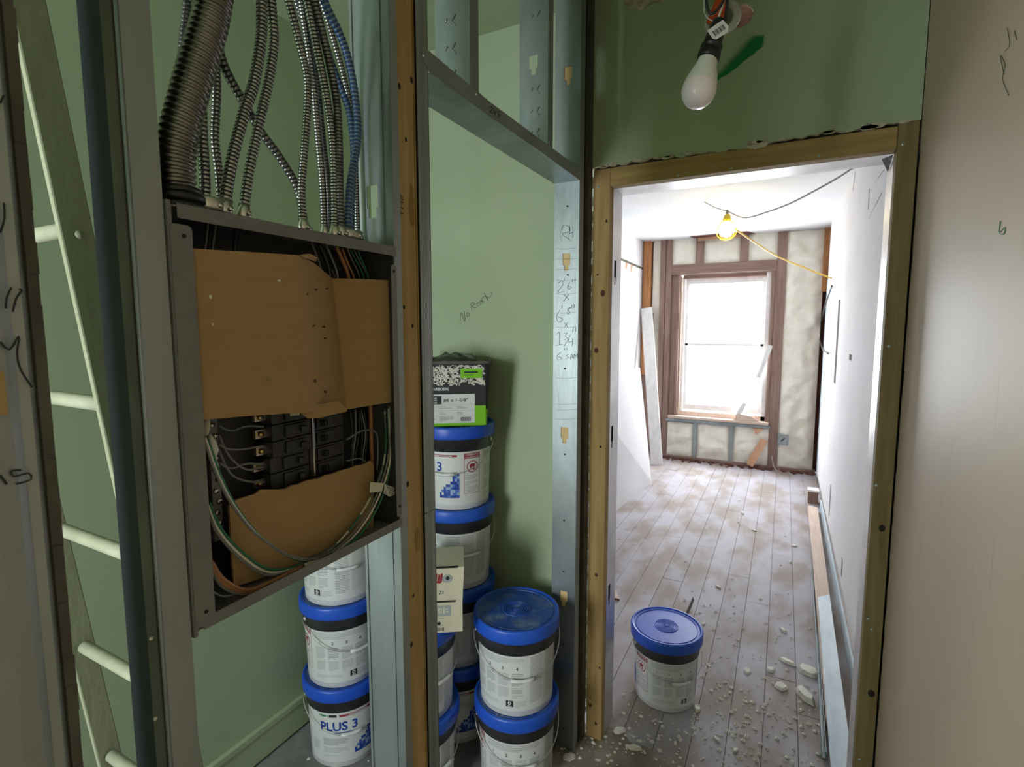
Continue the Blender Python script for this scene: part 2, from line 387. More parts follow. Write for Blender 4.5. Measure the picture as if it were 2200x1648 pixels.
for k in range(26):
    x = random.uniform(-.6, .29); s_ = random.uniform(.006, .02); z = 2.150+random.uniform(-.003, .006)
    pts = [(x+s_*1.6*math.cos(a)*random.uniform(.6, 1), YD-.004, z+s_*.5*math.sin(a)*random.uniform(.5, 1)) for a in [i*PI/3 for i in range(6)]]
    m.prism(pts, (0, .006, 0))
tag(put('plaster_crumbs', m, 'gypsum', wb), kind='stuff')
# patch of bare plaster high on the wall, torn paper flap above the lintel
def blob(cx, cz, rx, rz, y, th, seed, n=18):
    rnd = random.Random(seed); q = MB()
    q.prism([(cx+rx*math.cos(a)*rnd.uniform(.7, 1), y, cz+rz*math.sin(a)*rnd.uniform(.6, 1)) for a in [2*PI*i/n for i in range(n)]], (0, th, 0)); return q
p = at(1385, -5, y=YD); put('plaster_patch', blob(p.x, p.z, .075, .045, YD-.002, .004, 4), 'gypsum', wb)
p = at(1628, 312, y=YD); put('torn_paper_flap', blob(p.x, p.z, .035, .014, YD-.003, .004, 9), 'cream', wb)
# timber inside the wall above and beside the doorway
put('wall_core', B(-.64, .30, YD+.07, YN-.02, 2.16, ZH), 'dark', wb)
# hall wall on the right, ragged where it meets the timber jamb
m = MB(); edge = rag((YD, 0), (YD, 2.15), 70, .007, 12)
poly = [(min(y-.004, YD-.0005), z) for y, z in edge] + [(YD, 2.16), (YD, ZH), (-1.7, ZH), (-1.7, 0)]
m.prism([(.302, y, z) for y, z in poly], (.013, 0, 0), 0, 1); wr = struct('wall_right', m, ['greenright', 'gypsum'])
put('wall_core', B(.316, .42, -1.7, YN, 0, ZH), 'screed', wr)
m = MB()     # peeled curl of board paper half way up the jamb
a0 = at(1922, 850, x=.300)
for i in range(6):
    t0, t1 = i/6, (i+1)/6; g = lambda t: Vector((.298-.012*math.sin(t*PI), a0.y-.012*t+.02, a0.z+.03-.075*t))
    m.prism([g(t0)+Vector((0, .014*(1-abs(2*t0-1)), 0)), g(t0), g(t1), g(t1)+Vector((0, .014*(1-abs(2*t1-1)), 0))], (-.002, 0, 0))
put('paper_curl', m, 'cream', wr)
ink('pencil_scribble', [[(2168, 205), (2155, 170), (2160, 140), (2150, 120), (2158, 160)], [(2165, 60), (2170, 95), (2160, 110)], [(2180, 65), (2185, 85)]], dict(x=.302), .0005, 'pencil', wr, (-.0005, 0, 0))
ink('green_scratch', [[(2150, 475), (2147, 500), (2160, 488), (2158, 503), (2148, 503)]], dict(x=.302), .0007, 'inkgreen', wr, (-.0005, 0, 0))
# closet side wall, its baseboard; rear of the hall with its window
m = MB(); m.box(XC-.08, XC, -1.7, YD+.013, 0, ZH); wl = struct('wall_left', m, 'greenwall')
m = MB(); m.box(XC, XC+.012, -1.6, YD, .012, .115); m.box(XC, XC+.018, -1.6, YD, .115, .135)
struct('baseboard_left', m, 'greenwall')
m = MB()
m.plate(lambda u, v, t: Vector((u, -1.6-t, v)), (XC, .42), (0, ZH), .08, [(-1.5, -.9, .75, 2.05)]); struct('wall_rear', m, 'greenwall')
w2 = empty('window_2', (-1.2, -1.64, .7), kind='structure')
m = MB()
for a in ((-1.5, -1.48, .75, 2.05), (-.92, -.9, .75, 2.05), (-1.48, -.92, .75, .77), (-1.48, -.92, 2.03, 2.05)): m.box(a[0], a[1], -1.66, -1.61, a[2], a[3])
put('window_frame', m, 'white_paint', w2)

struct('wall_partition_blocker', B(-.725, -.665, -.45, .215, 0, ZH), 'greenwall')  # unseen stretch of partition, its ends shaped to block rear window light
# ---------------------------------------------------------------- door frame
door = empty('door_1', (-.15, YD, 0), kind='structure')
put('timber_jamb', B(-.618, -.557, YD, YD+.038, 0, 2.142), 'pine_z', door, .002)
put('timber_jamb', B(.251, .298, YD, YD+.038, 0, 2.150), 'pine_old', door, .002)
put('timber_head', B(-.556, .250, YD-.001, YD+.038, 2.080, 2.142), 'pine_x', door, .002)
def liner(fn, u0, u1, holes=()):
    q = MB(); q.plate(fn, (u0, u1), (YD+.040, YN), .0015, holes); return q
hol = []
for v_ in (577, 930, 1258):
    z = at(1318, v_, x=-.557).z; hol += [(z-.03, z+.03, YD+.062, YD+.086), (z-.055, z-.03, YD+.068, YD+.080)]
put('metal_liner', liner(lambda u, v, t: Vector((-.557-t, v, u)), 0, 2.08, hol), 'galvpaint', door)
put('metal_liner', liner(lambda u, v, t: Vector((.251+t, v, u)), 0, 2.08), 'galvpaint', door)
put('metal_liner', liner(lambda u, v, t: Vector((u, v, 2.08+t)), -.557, .251), 'galvpaint', door)
put('cavity_backing', B(-.60, -.575, YD+.04, YN, 0, 2.08), 'dark', door)
m = MB(); m.prism([(.249, YD+.045, 2.079), (.225, YD+.06, 2.074), (.249, YD+.12, 2.05)], (.001, 0, .001)); put('bent_metal_corner', m, 'galv2', door)
scr = []
for u, v in ((1285, 402), (1456, 377), (1571, 361), (1760, 334), (1940, 310), (1910, 744), (1883, 1043), (1866, 1331), (1873, 1353), (1847, 1632)):
    p = at(u, v, y=YD)
    q = MB(); q.lathe([(0, -.0025), (.0035, -.0025), (.0045, -.0005), (.0045, .002)], 10, 0, Matrix.Translation(p) @ Matrix.Rotation(-PI/2, 4, 'X')); 
    q.lathe([(0, -.003), (.0014, -.003), (.0014, -.002)], 6, 1, Matrix.Translation(p) @ Matrix.Rotation(-PI/2, 4, 'X'))
    put('screw', q, ['screw', 'marker'], door)
for u, v, r_, mm in ((1295, 630, .009, 'brownhole'), (1281, 753, .008, 'brownhole'), (1290, 960, .004, 'dark'), (1281, 1235, .006, 'brownhole'), (1288, 1435, .004, 'dark'), (1268, 1515, .007, 'brownhole'), (1280, 1555, .005, 'dark'), (1895, 1135, .008, 'dark'), (1872, 1490, .009, 'dark'), (1303, 475, .004, 'dark'), (1284, 590, .003, 'dark'), (1268, 1590-90, .003, 'dark')):
    p = at(u, v, y=YD); q = MB(); q.lathe([(0, -.0012), (r_*.8, -.0012), (r_, -.0002)], 12, 0, Matrix.Translation(p) @ Matrix.Rotation(-PI/2, 4, 'X') @ Matrix.Diagonal((1, 1.3, 1, 1)))
    put('knot', q, mm, door)


# ---------------------------------------------------------------- far room: floor planks
fl = empty('floor_room', (-.6, 4.1, 0), kind='structure')
put('subfloor', B(XL-.1, XR+.1, 1.775, YF+.2, -.08, -.022), 'subfloor', fl)
PWD = .1225; gx = .118 - 14*PWD
rnd = random.Random(21)
for i in range(17):
    x0 = gx + i*PWD; x1 = x0+PWD-.0018
    if x1 > XR: x1 = XR
    if x0 > XR-.01: break
    cuts = [1.70]; y = 1.70+rnd.uniform(.5, 2.3)
    while y < YF-.4: cuts.append(y); y += rnd.uniform(1.2, 2.6)
    cuts.append(YF)
    for a, b in zip(cuts, cuts[1:]):
        dz = rnd.uniform(-.0015, .001)
        q = MB(); q.box(max(x0, XL-.05), x1, a+.001, b-.001, -.022, dz); put('plank', q, 'plank', fl, .0008)
m = MB(); g0 = at(1480, 1310, z=0)   # a split where the plank edge has broken away
m.prism([(g0.x-.012, g0.y-.10, .0014), (g0.x+.006, g0.y-.09, .0014), (g0.x+.010, g0.y+.12, .0014), (g0.x-.001, g0.y+.16, .0014)], (0, 0, .0004)); put('broken_edge', m, 'dark', fl)
# dusty threshold where the old floor stops
m = MB(); rr = random.Random(5); nx, ny = 26, 8
vv = []; ff = []
for j in range(ny):
    for i in range(nx):
        x = -.70+i*(1.0/(nx-1)); y = 1.46+j*(.36/(ny-1)); e = min(1, j/2, (ny-1-j)/2)
        yy = y+(rr.uniform(-.02, .02)+(.06*math.sin(x*9)) if j == ny-1 else 0)
        vv.append((x, yy, .001+e*.006+max(0, noise.noise(Vector((x*14, y*14, 1))))*.018*e))
for j in range(ny-1):
    for i in range(nx-1): ff.append((j*nx+i, j*nx+i+1, (j+1)*nx+i+1, (j+1)*nx+i))
m.add(vv, ff, 0, True); struct('trim_1', m, 'screed')
# far room walls
m = MB(); m.box(XL-.1, XL, YN-.02, YF+.2, 0, ZF); wfl = struct('wall_room_left', m, 'white_dry')
m = MB(); m.bar((XL+.004, 4.0, 2.30), (XL+.004, YF, 2.285), .012, .02, mi=0); put('old_picture_rail', m, 'bronze', wfl)
for u, v, a in ((1346, 565, .05), (1357, 572, .06)):
    p = at(u, v, x=XL); q = MB(); q.prism([(XL+.002, p.y-a, p.z+.03), (XL+.002, p.y+a, p.z+.03), (XL+.002, p.y+a*.3, p.z-.05), (XL+.002, p.y-a*.5, p.z-.07)], (.002, 0, 0)); put('torn_wallpaper', q, 'scrap', wfl)
# right-hand wall of the far room with cut-outs
holes = []
def hole_uv(u0, v0, u1, v1):
    a, b = at(u0, v0, x=XR), at(u1, v1, x=XR); return (min(a.y, b.y), max(a.y, b.y), min(a.z, b.z), max(a.z, b.z))
h1 = hole_uv(1806, 643, 1791, 822); h2 = hole_uv(1830, 763, 1824, 773); h3 = hole_uv(1786, 1046, 1780, 1108); h4 = hole_uv(1811, 1206, 1806, 1238)
m = MB(); m.plate(lambda u, v, t: Vector((XR+t, u, v)), (YN-.02, YF-.32), (0.09, ZF), .014, [h1, h2, h3, h4]); wfr = struct('wall_room_right', m, 'white_dry')
put('wall_core', B(XR+.03, XR+.06, YN, YF-.3, 0, ZF), 'brown_z', wfr)
m = MB(); m.box(XR-.004, XR+.01, YF-.36, YF-.30, .05, 2.05); put('board_edge', m, 'bluegrey', wfr)
m = MB(); m.box(XR+.03, XR+.10, YF-.36, YF+.1, 0, ZF); put('corner_backing', m, 'brown_z', wfr)
m = MB(); m.box(XR-.035, XR+.02, YF-.045, YF+.02, 1.95, ZF); put('corner_stud', m, 'orange_z', wfr)
for st in ([(1838, 368), (1833, 410)], [(1868, 405), (1866, 450)], [(1866, 470), (1895, 415)], [(1900, 365), (1872, 402)]):
    ink('pencil_line', [st], dict(x=XR), .0016, 'greycord', wfr, (-.001, 0, 0))
# near-side wall of the far room (its back, seen from nowhere, closes the room)
m = MB(); m.plate(lambda u, v, t: Vector((u, YN-.014+t, v)), (XL-.05, XR+.05), (0, ZF), .014, [(-.5585, .2525, -.1, 2.082)]); struct('wall_room_near', m, 'white_dry')

# far end wall: timbers, spray foam, window
wf = empty('wall_far', (-.6, YF, 0), kind='structure')
def foam(x0, x1, z0, z1, seed, y=YF+.03, amp=.035):
    nx = max(3, int((x1-x0)/.028)); nz = max(3, int((z1-z0)/.028)); vv = []; ff = []
    for j in range(nz+1):
        for i in range(nx+1):
            x = x0+(x1-x0)*i/nx; z = z0+(z1-z0)*j/nz
            n_ = noise.noise(Vector((x*9, z*9, seed)))*.6+noise.noise(Vector((x*24, z*24, seed)))*.3
            e = min(1, min(i, nx-i, j, nz-j)/1.5)
            vv.append((x, y-amp*(.4+n_)*(.3+.7*e), z))
    for j in range(nz):
        for i in range(nx): ff.append((j*(nx+1)+i, j*(nx+1)+i+1, (j+1)*(nx+1)+i+1, (j+1)*(nx+1)+i))
    q = MB(); q.add(vv, ff, 0, True); return put('foam_panel', q, 'foam', wf)
put('masonry_backing', (lambda q: (q.plate(lambda u, v, t: Vector((u, YF+.07+t, v)), (XL-.1, XR+.15), (0, ZF), .12, [(-1.13, -.13, .50, 2.2)]), q)[1])(MB()), 'brownhole', wf)
def stud(x0, x1, z0, z1, mm='brown_z', y0=YF-.01, y1=YF+.08, nm='timber_stud'): return put(nm, B(x0, x1, y0, y1, z0, z1), mm, wf, .003)
stud(-1.345, -1.285, .0, ZF, y0=YF-.02); stud(-1.280, -1.215, .0, ZF)           # left post pair
stud(-.105, -.010, .0, ZF)                                                        # right post
stud(-1.545, -1.455, 1.0, ZF, 'orange_z', YF-.05)                                 # orange corner stud
stud(-1.56, -1.42, 0, 1.75, 'brown_z', YF-.01)
stud(-.948, -.862, 2.31, ZF); stud(-.478, -.392, 2.31, ZF)                        # cripples over the window
put('header_plank', B(-1.215, -.105, YF-.015, YF+.08, 2.215, 2.31), 'brown_x', wf, .003)
put('header_ledge', B(-1.215, -.105, YF-.025, YF+.0, 2.195, 2.225), 'brown_x', wf, .002)
foam(-1.44, -1.35, 0, ZF, 1); foam(-1.215, -.945, 2.31, ZF, 2); foam(-.865, -.475, 2.31, 2.60, 3); foam(-.395, -.105, 2.31, ZF, 4)
foam(-.012, .335, 0.02, 2.60, 5, YF+.015, .05)
foam(-1.215, -.905, .02, .44, 6, YF+.01, .06); foam(-.87, -.505, .02, .45, 7, YF+.01, .06); foam(-.475, -.10, .02, .46, 8, YF+.01, .06)
for x in (-.888, -.487): put('metal_stud', B(x-.018, x+.018, YF-.03, YF+.06, 0, .455), 'galv', wf)
put('sill_track', B(-1.226, -.095, YF-.05, YF+.06, .455, .485), 'galv', wf)
put('sole_plate', B(XL, XR, YF-.05, YF+.06, -.005, .03), 'brown_x', wf)
# broken ceiling edge above the window
m = MB(); m.prism([(-1.0, YF-.16, ZF-.001), (-.40, YF-.20, ZF-.001), (-.33, YF, ZF-.001), (-.95, YF, ZF-.001)], (0, 0, -.006)); put('ceiling_break', m, 'brownhole', wf)
m = MB(); m.bar((-.92, YF-.06, ZF-.03), (-.46, YF-.06, ZF-.015), .04, .03); put('exposed_lath', m, 'scrap', wf)
# debris line at the foot of the wall
m = MB()
for k in range(120):
    x = random.uniform(XL+.2, XR); s_ = random.uniform(.006, .02); y = YF-.05-abs(random.gauss(0, .05))
    m.box(x-s_, x+s_, y-s_, y+s_, 0, s_*.9, 0)
tag(put('plaster_dust', m, 'brownhole', wf), kind='stuff')

# window
w1 = empty('window_1', (-.63, YF, .49), kind='structure')
def wpart(nm, a, mm, bv=.003): return put(nm, B(*a), mm, w1, bv)
wpart('casing', (-1.215, -1.145, YF+.02, YF+.10, .49, 2.20), 'brown_z'); wpart('casing', (-1.145, -1.115, YF-.0, YF+.13, .50, 2.19), 'brown_z')
wpart('casing', (-1.110, -1.090, YF+.03, YF+.15, .50, 2.17), 'plate')
wpart('casing', (-.150, -.105, YF+.01, YF+.13, .50, 2.20), 'brown_z')
wpart('frame_side', (-1.088, -1.058, YF+.06, YF+.20, .52, 2.15), 'white_paint'); wpart('frame_side', (-.20, -.152, YF+.05, YF+.20, .52, 2.19), 'white_paint')
wpart('frame_head', (-1.09, -.15, YF+.06, YF+.20, 2.145, 2.19), 'brown_x'); wpart('sash_head', (-1.06, -.20, YF+.10, YF+.14, 2.085, 2.150), 'white_paint')
wpart('sash_rail', (-1.06, -.20, YF+.10, YF+.14, 1.362, 1.392), 'white_paint'); wpart('sash_foot', (-1.06, -.20, YF+.10, YF+.14, .585, .655), 'white_paint')
wpart('sash_stile', (-1.06, -1.02, YF+.10, YF+.14, .655, 2.085), 'white_paint'); wpart('sash_stile', (-.236, -.20, YF+.10, YF+.14, .655, 2.085), 'white_paint')
wpart('sill', (-1.21, -.11, YF-.035, YF+.16, .487, .52), 'plate'); wpart('sill_stop', (-1.10, -.15, YF+.05, YF+.10, .52, .575), 'plate')
gm = bpy.data.materials.new('window_glass'); gm.use_nodes = True; nt = gm.node_tree
for n in list(nt.nodes):
    if n.type == 'BSDF_PRINCIPLED': nt.nodes.remove(n)
tr = N(nt, 'ShaderNodeBsdfTransparent'); gl = N(nt, 'ShaderNodeBsdfGlossy'); gl.inputs['Roughness'].default_value = .02; mx = N(nt, 'ShaderNodeMixShader'); mx.inputs[0].default_value = .05
nt.links.new(tr.outputs[0], mx.inputs[1]); nt.links.new(gl.outputs[0], mx.inputs[2]); nt.links.new(mx.outputs[0], nt.nodes['Material Output'].inputs[0])
for a, b in ((.655, 1.362), (1.392, 2.085)): put('pane', B(-1.02, -.236, YF+.118, YF+.122, a, b), gm, w1)

# ================================================================ stud partition
def steel_stud(y0, z0, z1, label, fl_w=.041, depth=.092, holes=(), m0='galv2', mweb=None, cat='metal stud', open_dir=1, group=None, x_face=X0):
    """C-shaped stud: web at y0 facing -y, flanges running toward +y, small return lips"""
    r = empty('metal_stud', (x_face-depth/2, y0+fl_w/2, z0), 0, label, cat, group)
    t = .0012; s = open_dir
    q = MB(); q.plate(lambda u, v, k: Vector((u, y0+k, v)), (x_face-depth, x_face), (z0, z1), t, holes); put('web', q, mweb or m0, r)
    ya, yb = sorted((y0+t, y0+fl_w))
    put('flange', B(x_face-t, x_face, ya, yb, z0, z1), m0, r); put('flange', B(x_face-depth, x_face-depth+t, ya, yb, z0, z1), m0, r)
    put('return_lip', B(x_face-.008, x_face-t, yb-t, yb, z0, z1), m0, r)
    return r
def keyhole(xc, zc, w=.026, h=.040, w2=.014, h2=.020):
    return [(xc-w/2, xc+w/2, zc-h/2, zc+h/2), (xc-w2/2, xc+w2/2, zc-h/2-h2, zc-h/2)]
# near stud at the left edge, with marker writing on its broad face
r = empty('metal_stud', (-.66, .19, 0), 0, 'blurred grey steel stud with black marker writing at the left edge', 'metal stud')
m = MB(); prof = [(X0-.002, .10), (X0, .12), (X0+.001, .190), (X0-.001, .206), (X0-.006, .214), (X0-.004, .222), (X0-.010, .228)]
m.prism([(x, y, 0) for x, y in prof]+[(x-.002, y-.0005, 0) for x, y in reversed(prof)], (0, 0, ZH)); put('broad_face', m, 'galv2', r)
m = MB(); zz = [i*.03 for i in range(91)]; rr = random.Random(3)
for a, b in zip(zz, zz[1:]): m.box(X0-.030, X0-.006+rr.uniform(-.001, .001), .2285, .2375+rr.uniform(-.0006, .0006), a, b)
put('rough_edge_strip', m, 'bronze', r)
put('side_face', B(X0-.03, X0-.004, .098, .1, 0, ZH), 'galv2', r)
pl = dict(x=X0+.0008)
ink('marker_writing', [[(0, 222), (8, 205)], [(0, 500), (9, 470), (8, 436)], [(12, 663), (14, 640), (24, 618)], [(27, 670), (35, 640), (47, 624), (40, 621)],
    [(0, 735), (20, 752), (40, 722), (36, 760), (44, 795), (68, 832)], [(0, 1022), (14, 1040)], [(45, 1010), (24, 1012), (30, 1024), (60, 1016), (66, 1030), (34, 1040)]], pl, .0009, 'marker', r, (.0006, 0, 0))
p = at(-2, 845, **pl); q = MB(); q.box(p.x+.0004, p.x+.0012, p.y-.01, p.y+.0045, p.z-.02, p.z+.02); put('yellow_tape', q, 'pine_z', r)
# dark stud left of the breaker panel
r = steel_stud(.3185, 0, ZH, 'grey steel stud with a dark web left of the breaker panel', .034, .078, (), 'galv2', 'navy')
q = MB(); q.box(X0-.026, X0-.0045, .3160, .3180, 0, ZH); put('rust_strip', q, 'bronze', r)
q = MB(); q.tube([(X0-.0015, .3195, 0), (X0-.0015, .3195, ZH)], .0024, 8); put('bright_bend', q, 'galv', r)
for u, v in ((268, 257), (331, 1375), (340, 1548), (391, 1427)):
    p = at(u, v, x=X0-.001); q = MB(); q.lathe([(0, .003), (.002, .002), (.002, 0)], 6, 0, Matrix.Translation((X0-.008, p.y, p.z)) @ Matrix.Rotation(PI/2, 4, 'Y')); put('plaster_speck', q, 'chip', r)
# stud right of the breaker panel: broad bright web seen above and below the panel
kz = at(800, 432, y=.7475).z; kx = at(800, 432, y=.7475).x
r = steel_stud(.7475, 0, ZH, 'bright galvanised stud right of the breaker panel', .0205, .092, keyhole(kx, kz+.008, .026, .040, .018, .018), 'galv2', 'galv')
q = MB(); q.box(XB+.004, XB+.008, .7450, .7475, 0, ZH); q.box(X0-.022, X0-.019, .7455, .7475, 0, ZH); put('rolled_rib', q, 'galv', r)
# timber stud
r = empty('timber_stud', (-.68, .794, 0), 0, 'knotty yellow timber stud between two steel studs', 'wood stud')
put('timber', B(X0-.045, X0-.004, .769, .8175, 0, ZH), 'pine_z', r, .002)
put('stained_edge', B(X0-.045, X0-.0035, .8178, .8215, 0, ZH), 'pine_dark', r)
for u, v, a in ((858, 185, .004), (884, 172, .004), (868, 660, .003), (886, 700, .003), (872, 300, .003), (876, 1040, .004), (884, 1385, .004), (888, 1280, .003)):
    p = at(u, v, x=X0-.004); q = MB(); q.lathe([(0, .001), (a*.7, .001), (a, 0)], 10, 0, Matrix.Translation((X0-.004, p.y, p.z)) @ Matrix.Rotation(PI/2, 4, 'Y') @ Matrix.Diagonal((1.5, 1, 1, 1))); put('knot', q, 'dark', r)
for u, v, hgt, yy in ((872, 440, .05, .806), (888, 1165, .03, .803)):
    p = at(u, v, x=X0-.004); q = MB(); n_ = 12; q.prism([(X0-.0038, yy+.010*math.cos(a)*random.uniform(.5, 1), p.z+hgt*math.sin(a)*random.uniform(.7, 1)) for a in [2*PI*i/n_ for i in range(n_)]], (.0006, 0, 0)); put('water_stain', q, 'pine_dark', r)
p = at(866, 432, x=X0-.004); q = MB(); text_to(q, 'SHT', .022, lambda a, b: Vector((X0-.0034, p.y-b*.6, p.z-a+.01)), 0); put('stamped_letters', q, 'marker', r)
# jamb stud of the rough opening
r = steel_stud(.858, 0, ZH, 'slim ribbed steel stud on the near side of the tall opening', -.034, .048, (), 'galv2', 'galv2')
for k in range(4):
    q = MB(); y = .834+k*.004; q.tube([(X0, y, 0), (X0, y, ZH)], .0009, 4); put('rolled_rib', q, 'galv2', r)
q = MB(); p0, p1 = at(910, 1106, x=X0), at(932, 1094, x=X0); q.tube([p0, p1], .0008, 4); put('saw_cut', q, 'dark', r)
# header over the opening
hd = empty('header_track', (-.68, 1.28, 2.086), 0, 'sloping steel header track spanning the tall opening', 'metal track')
put('underside', B(XB, X0, .858, 1.70, 2.086, 2.0875), 'galv', hd)
m = MB(); m.prism([(X0+.0012, .836, 2.128), (X0+.0012, .845, 2.10), (X0+.0012, .868, 2.0865), (X0+.0012, 1.735, 2.0865), (X0+.0012, 1.735, 2.124), (X0+.0012, 1.10, 2.118)], (-.0014, 0, 0)); put('front_flange', m, 'galv2', hd)
m = MB(); m.tube([(X0+.001, .868, 2.0865), (X0+.001, 1.70, 2.0865)], .0012, 6); put('bright_bend', m, 'galv', hd)
put('back_flange', B(XB-.001, XB, .858, 1.70, 2.086, 2.12), 'galv2', hd)
ink('marker_writing', [[(1050, 233), (1056, 229), (1058, 236), (1052, 240), (1060, 244)], [(1062, 234), (1061, 242), (1068, 240)], [(1064, 238), (1063, 250)], [(1076, 241), (1070, 240), (1071, 246), (1074, 248), (1069, 252)]], dict(x=X0+.0014), .0007, 'marker', hd, (.0004, 0, 0))
for u, v in ((909, 119), (1022, 202)):
    p = at(u, v, x=X0+.0014); q = MB(); q.lathe([(0, .003), (.003, .002), (.0035, 0)], 8, 0, Matrix.Translation(p) @ Matrix.Rotation(PI/2, 4, 'Y')); put('screw', q, 'chrome', hd)
# cripple studs above the header
def embossed(r, y0, zs, xc=-.678):
    for z in zs:
        q = MB(); q.tube([(xc+.010, y0-.0006, z+.012), (xc, y0-.0006, z), (xc+.010, y0-.0006, z-.012)], .0016, 5); q.tube([(xc-.012, y0-.0006, z+.008), (xc-.018, y0-.0006, z)], .0016, 5); put('embossed_mark', q, 'galv', r)
r = steel_stud(1.012, 2.0876, ZH, 'short dented steel stud on the header, nearest the timber stud', .036, .092, (), 'galv2', 'galv'); embossed(r, 1.012, [2.15+.058*k for k in range(6)])
kh = at(1145, 140, y=1.43)
r = steel_stud(1.432, 2.0876, ZH, 'short punched steel stud on the header, nearest the doorway', .036, .092, keyhole(kh.x, kh.z+.01, .028, .036, .015, .018), 'galv2', 'galv'); embossed(r, 1.432, [2.16, 2.22, 2.28, 2.48, 2.54], -.668)
# far jamb stud with the door size written on its web
YJ = 1.698
hol = []
for u, v in ((1221, 165), (1217, 565), (1213, 937), (1211, 1288)):
    p = at(u, v, y=YJ); hol += keyhole(p.x, p.z+.012, .028, .040, .015, .018)
r = steel_stud(YJ, 0, ZH, 'galvanised stud covered in black handwriting beside the doorway', .042, .092, hol, 'galv2', 'galv')
for u, v in ((1219, 443), (1220, 591), (1214, 792), (1214, 976), (1212, 1118), (1211, 1228), (1211, 1384), (1211, 1566)):
    p = at(u, v, y=YJ); q = MB(); q.lathe([(0, .0012), (.0035, .0012), (.0035, 0)], 8, 0, Matrix.Translation(p) @ Matrix.Rotation(PI/2, 4, 'X')); put('punched_hole', q, 'dark', r)
W = []
W += [[(1207, 517), (1209, 486), (1222, 487), (1224, 497), (1209, 503), (1226, 517)], [(1224, 485), (1222, 514)], [(1231, 486), (1231, 510)], [(1223, 502), (1231, 499)]]              # RH
W += [[(1200, 608), (1207, 603), (1209, 611), (1199, 628), (1213, 626)], [(1213, 598), (1212, 603)], [(1224, 607), (1219, 617), (1222, 622), (1227, 617), (1220, 614)], [(1230, 600), (1229, 606)], [(1236, 599), (1235, 605)]]   # 2' 6"
W += [[(1211, 632), (1223, 646)], [(1222, 632), (1211, 648)]]
W += [[(1203, 666), (1196, 680), (1200, 692), (1209, 686), (1199, 680)], [(1208, 656), (1207, 662)], [(1226, 661), (1219, 664), (1225, 672), (1219, 675), (1220, 667), (1226, 661)], [(1229, 655), (1228, 663)], [(1234, 654), (1233, 662)]]    # 6' 8"
W += [[(1213, 693), (1220, 703)], [(1220, 692), (1213, 702)]]
W += [[(1196, 719), (1202, 714), (1202, 741)], [(1194, 742), (1209, 740)], [(1212, 717), (1219, 716), (1214, 722), (1219, 727), (1212, 730)], [(1226, 719), (1212, 744)], [(1222, 729), (1221, 735), (1229, 734)], [(1230, 727), (1229, 744)], [(1232, 703), (1230, 714)], [(1237, 703), (1236, 712)]]    # 1 3/4"
W += [[(1205, 757), (1197, 765), (1199, 774), (1207, 770), (1199, 766)], [(1213, 748), (1213, 752)], [(1218, 748), (1218, 752)], [(1222, 762), (1216, 764), (1222, 768), (1216, 771)], [(1225, 772), (1228, 761), (1231, 771)], [(1226, 768), (1231, 767)], [(1233, 771), (1234, 761), (1237, 767), (1240, 760), (1241, 770)]]   # 6" SAM
ink('marker_writing', W, dict(y=YJ-.0004), .0007, 'marker', r, (0, -.0003, 0))
W = []
for v in (534, 556, 578, 602, 631, 672, 703, 812, 868, 880, 900): W.append([(1195, v), (1215, v+1), (1238, v-1)])
ink('scored_line', W, dict(y=YJ-.0003), .0006, 'inkgrey', r, (0, -.0001, 0))
# timber packed behind the punched stud: seen through the holes
r = empty('timber_stud', (-.68, 1.72, 0), 0, 'pale timber packed inside the handwritten steel stud', 'wood stud'); put('timber', B(XB+.006, X0-.010, 1.701, 1.737, 0, ZH), 'paletimber', r)
# dark corner strip between the partition and the doorway timber
r = empty('corner_strip', (-.63, 1.77, 0), 0, 'narrow dark brown corner strip beside the doorway timber', 'corner strip')
put('strip', B(X0-.012, X0-.002, 1.742, 1.760, 0, ZH), 'dark', r); put('strip_edge', B(-.640, -.622, 1.765, 1.799, 0, ZH), 'bronze', r)
m = MB(); rr = random.Random(31)
for k in range(34):
    z = .1+k*.06; m.box(-.6205-rr.uniform(0, .002), -.6180, 1.797, 1.8, z, z+rr.uniform(.02, .05))
put('crumbled_edge', m, 'gypsum', r)
put('floor_track', B(XB-.002, X0+.002, .862, YJ, 0, .0015), 'galv2', r) if False else None

# pencil note on the closet's end wall
ink('pencil_writing', [[(988, 690), (991, 672), (999, 690), (998, 668)], [(1004, 672), (1003, 680), (1009, 676), (1004, 671)], [(1014, 668), (1012, 652), (1020, 652), (1014, 659), (1024, 662)], [(1030, 650), (1024, 652), (1026, 658), (1031, 655)],
    [(1032, 655), (1033, 645), (1038, 652)], [(1045, 636), (1036, 640), (1037, 648), (1042, 648)], [(1041, 630), (1048, 646), (1046, 638), (1052, 640), (1058, 628)]], dict(y=YD), .0010, 'pencil', wb, (0, -.0006, 0))

# ================================================================ ladder in the closet
def lad(z, x, c=0.): return Vector((x, .482+.0225+c-.113*(z-1.2), z))
r = empty('ladder', (-1.22, .64, 0), 0, 'paint-splashed wooden ladder with round rungs in the green closet', 'ladder')
for x in (-1.045, -1.415):
    m = MB(); m.bar(lad(.0, x), lad(2.55, x), .013, .048, (0, 1, .113))
    put('rail', m, 'ladder', r, .003)
for k in range(9):
    z = .27+k*.299-.005
    m = MB(); m.tube([lad(z, -1.40), lad(z, -1.22), lad(z, -1.06)], .0135, 12); put('rung', m, 'rung', r)
for z in (1.75, 1.32, 1.05):
    m = MB(); p = lad(z, -1.033); m.lathe([(0, .003), (.006, .002), (.007, 0)], 8, 0, Matrix.Translation((-1.034, p.y, p.z)) @ Matrix.Rotation(PI/2, 4, 'Y')); put('plaster_drip', m, 'ladder', r)

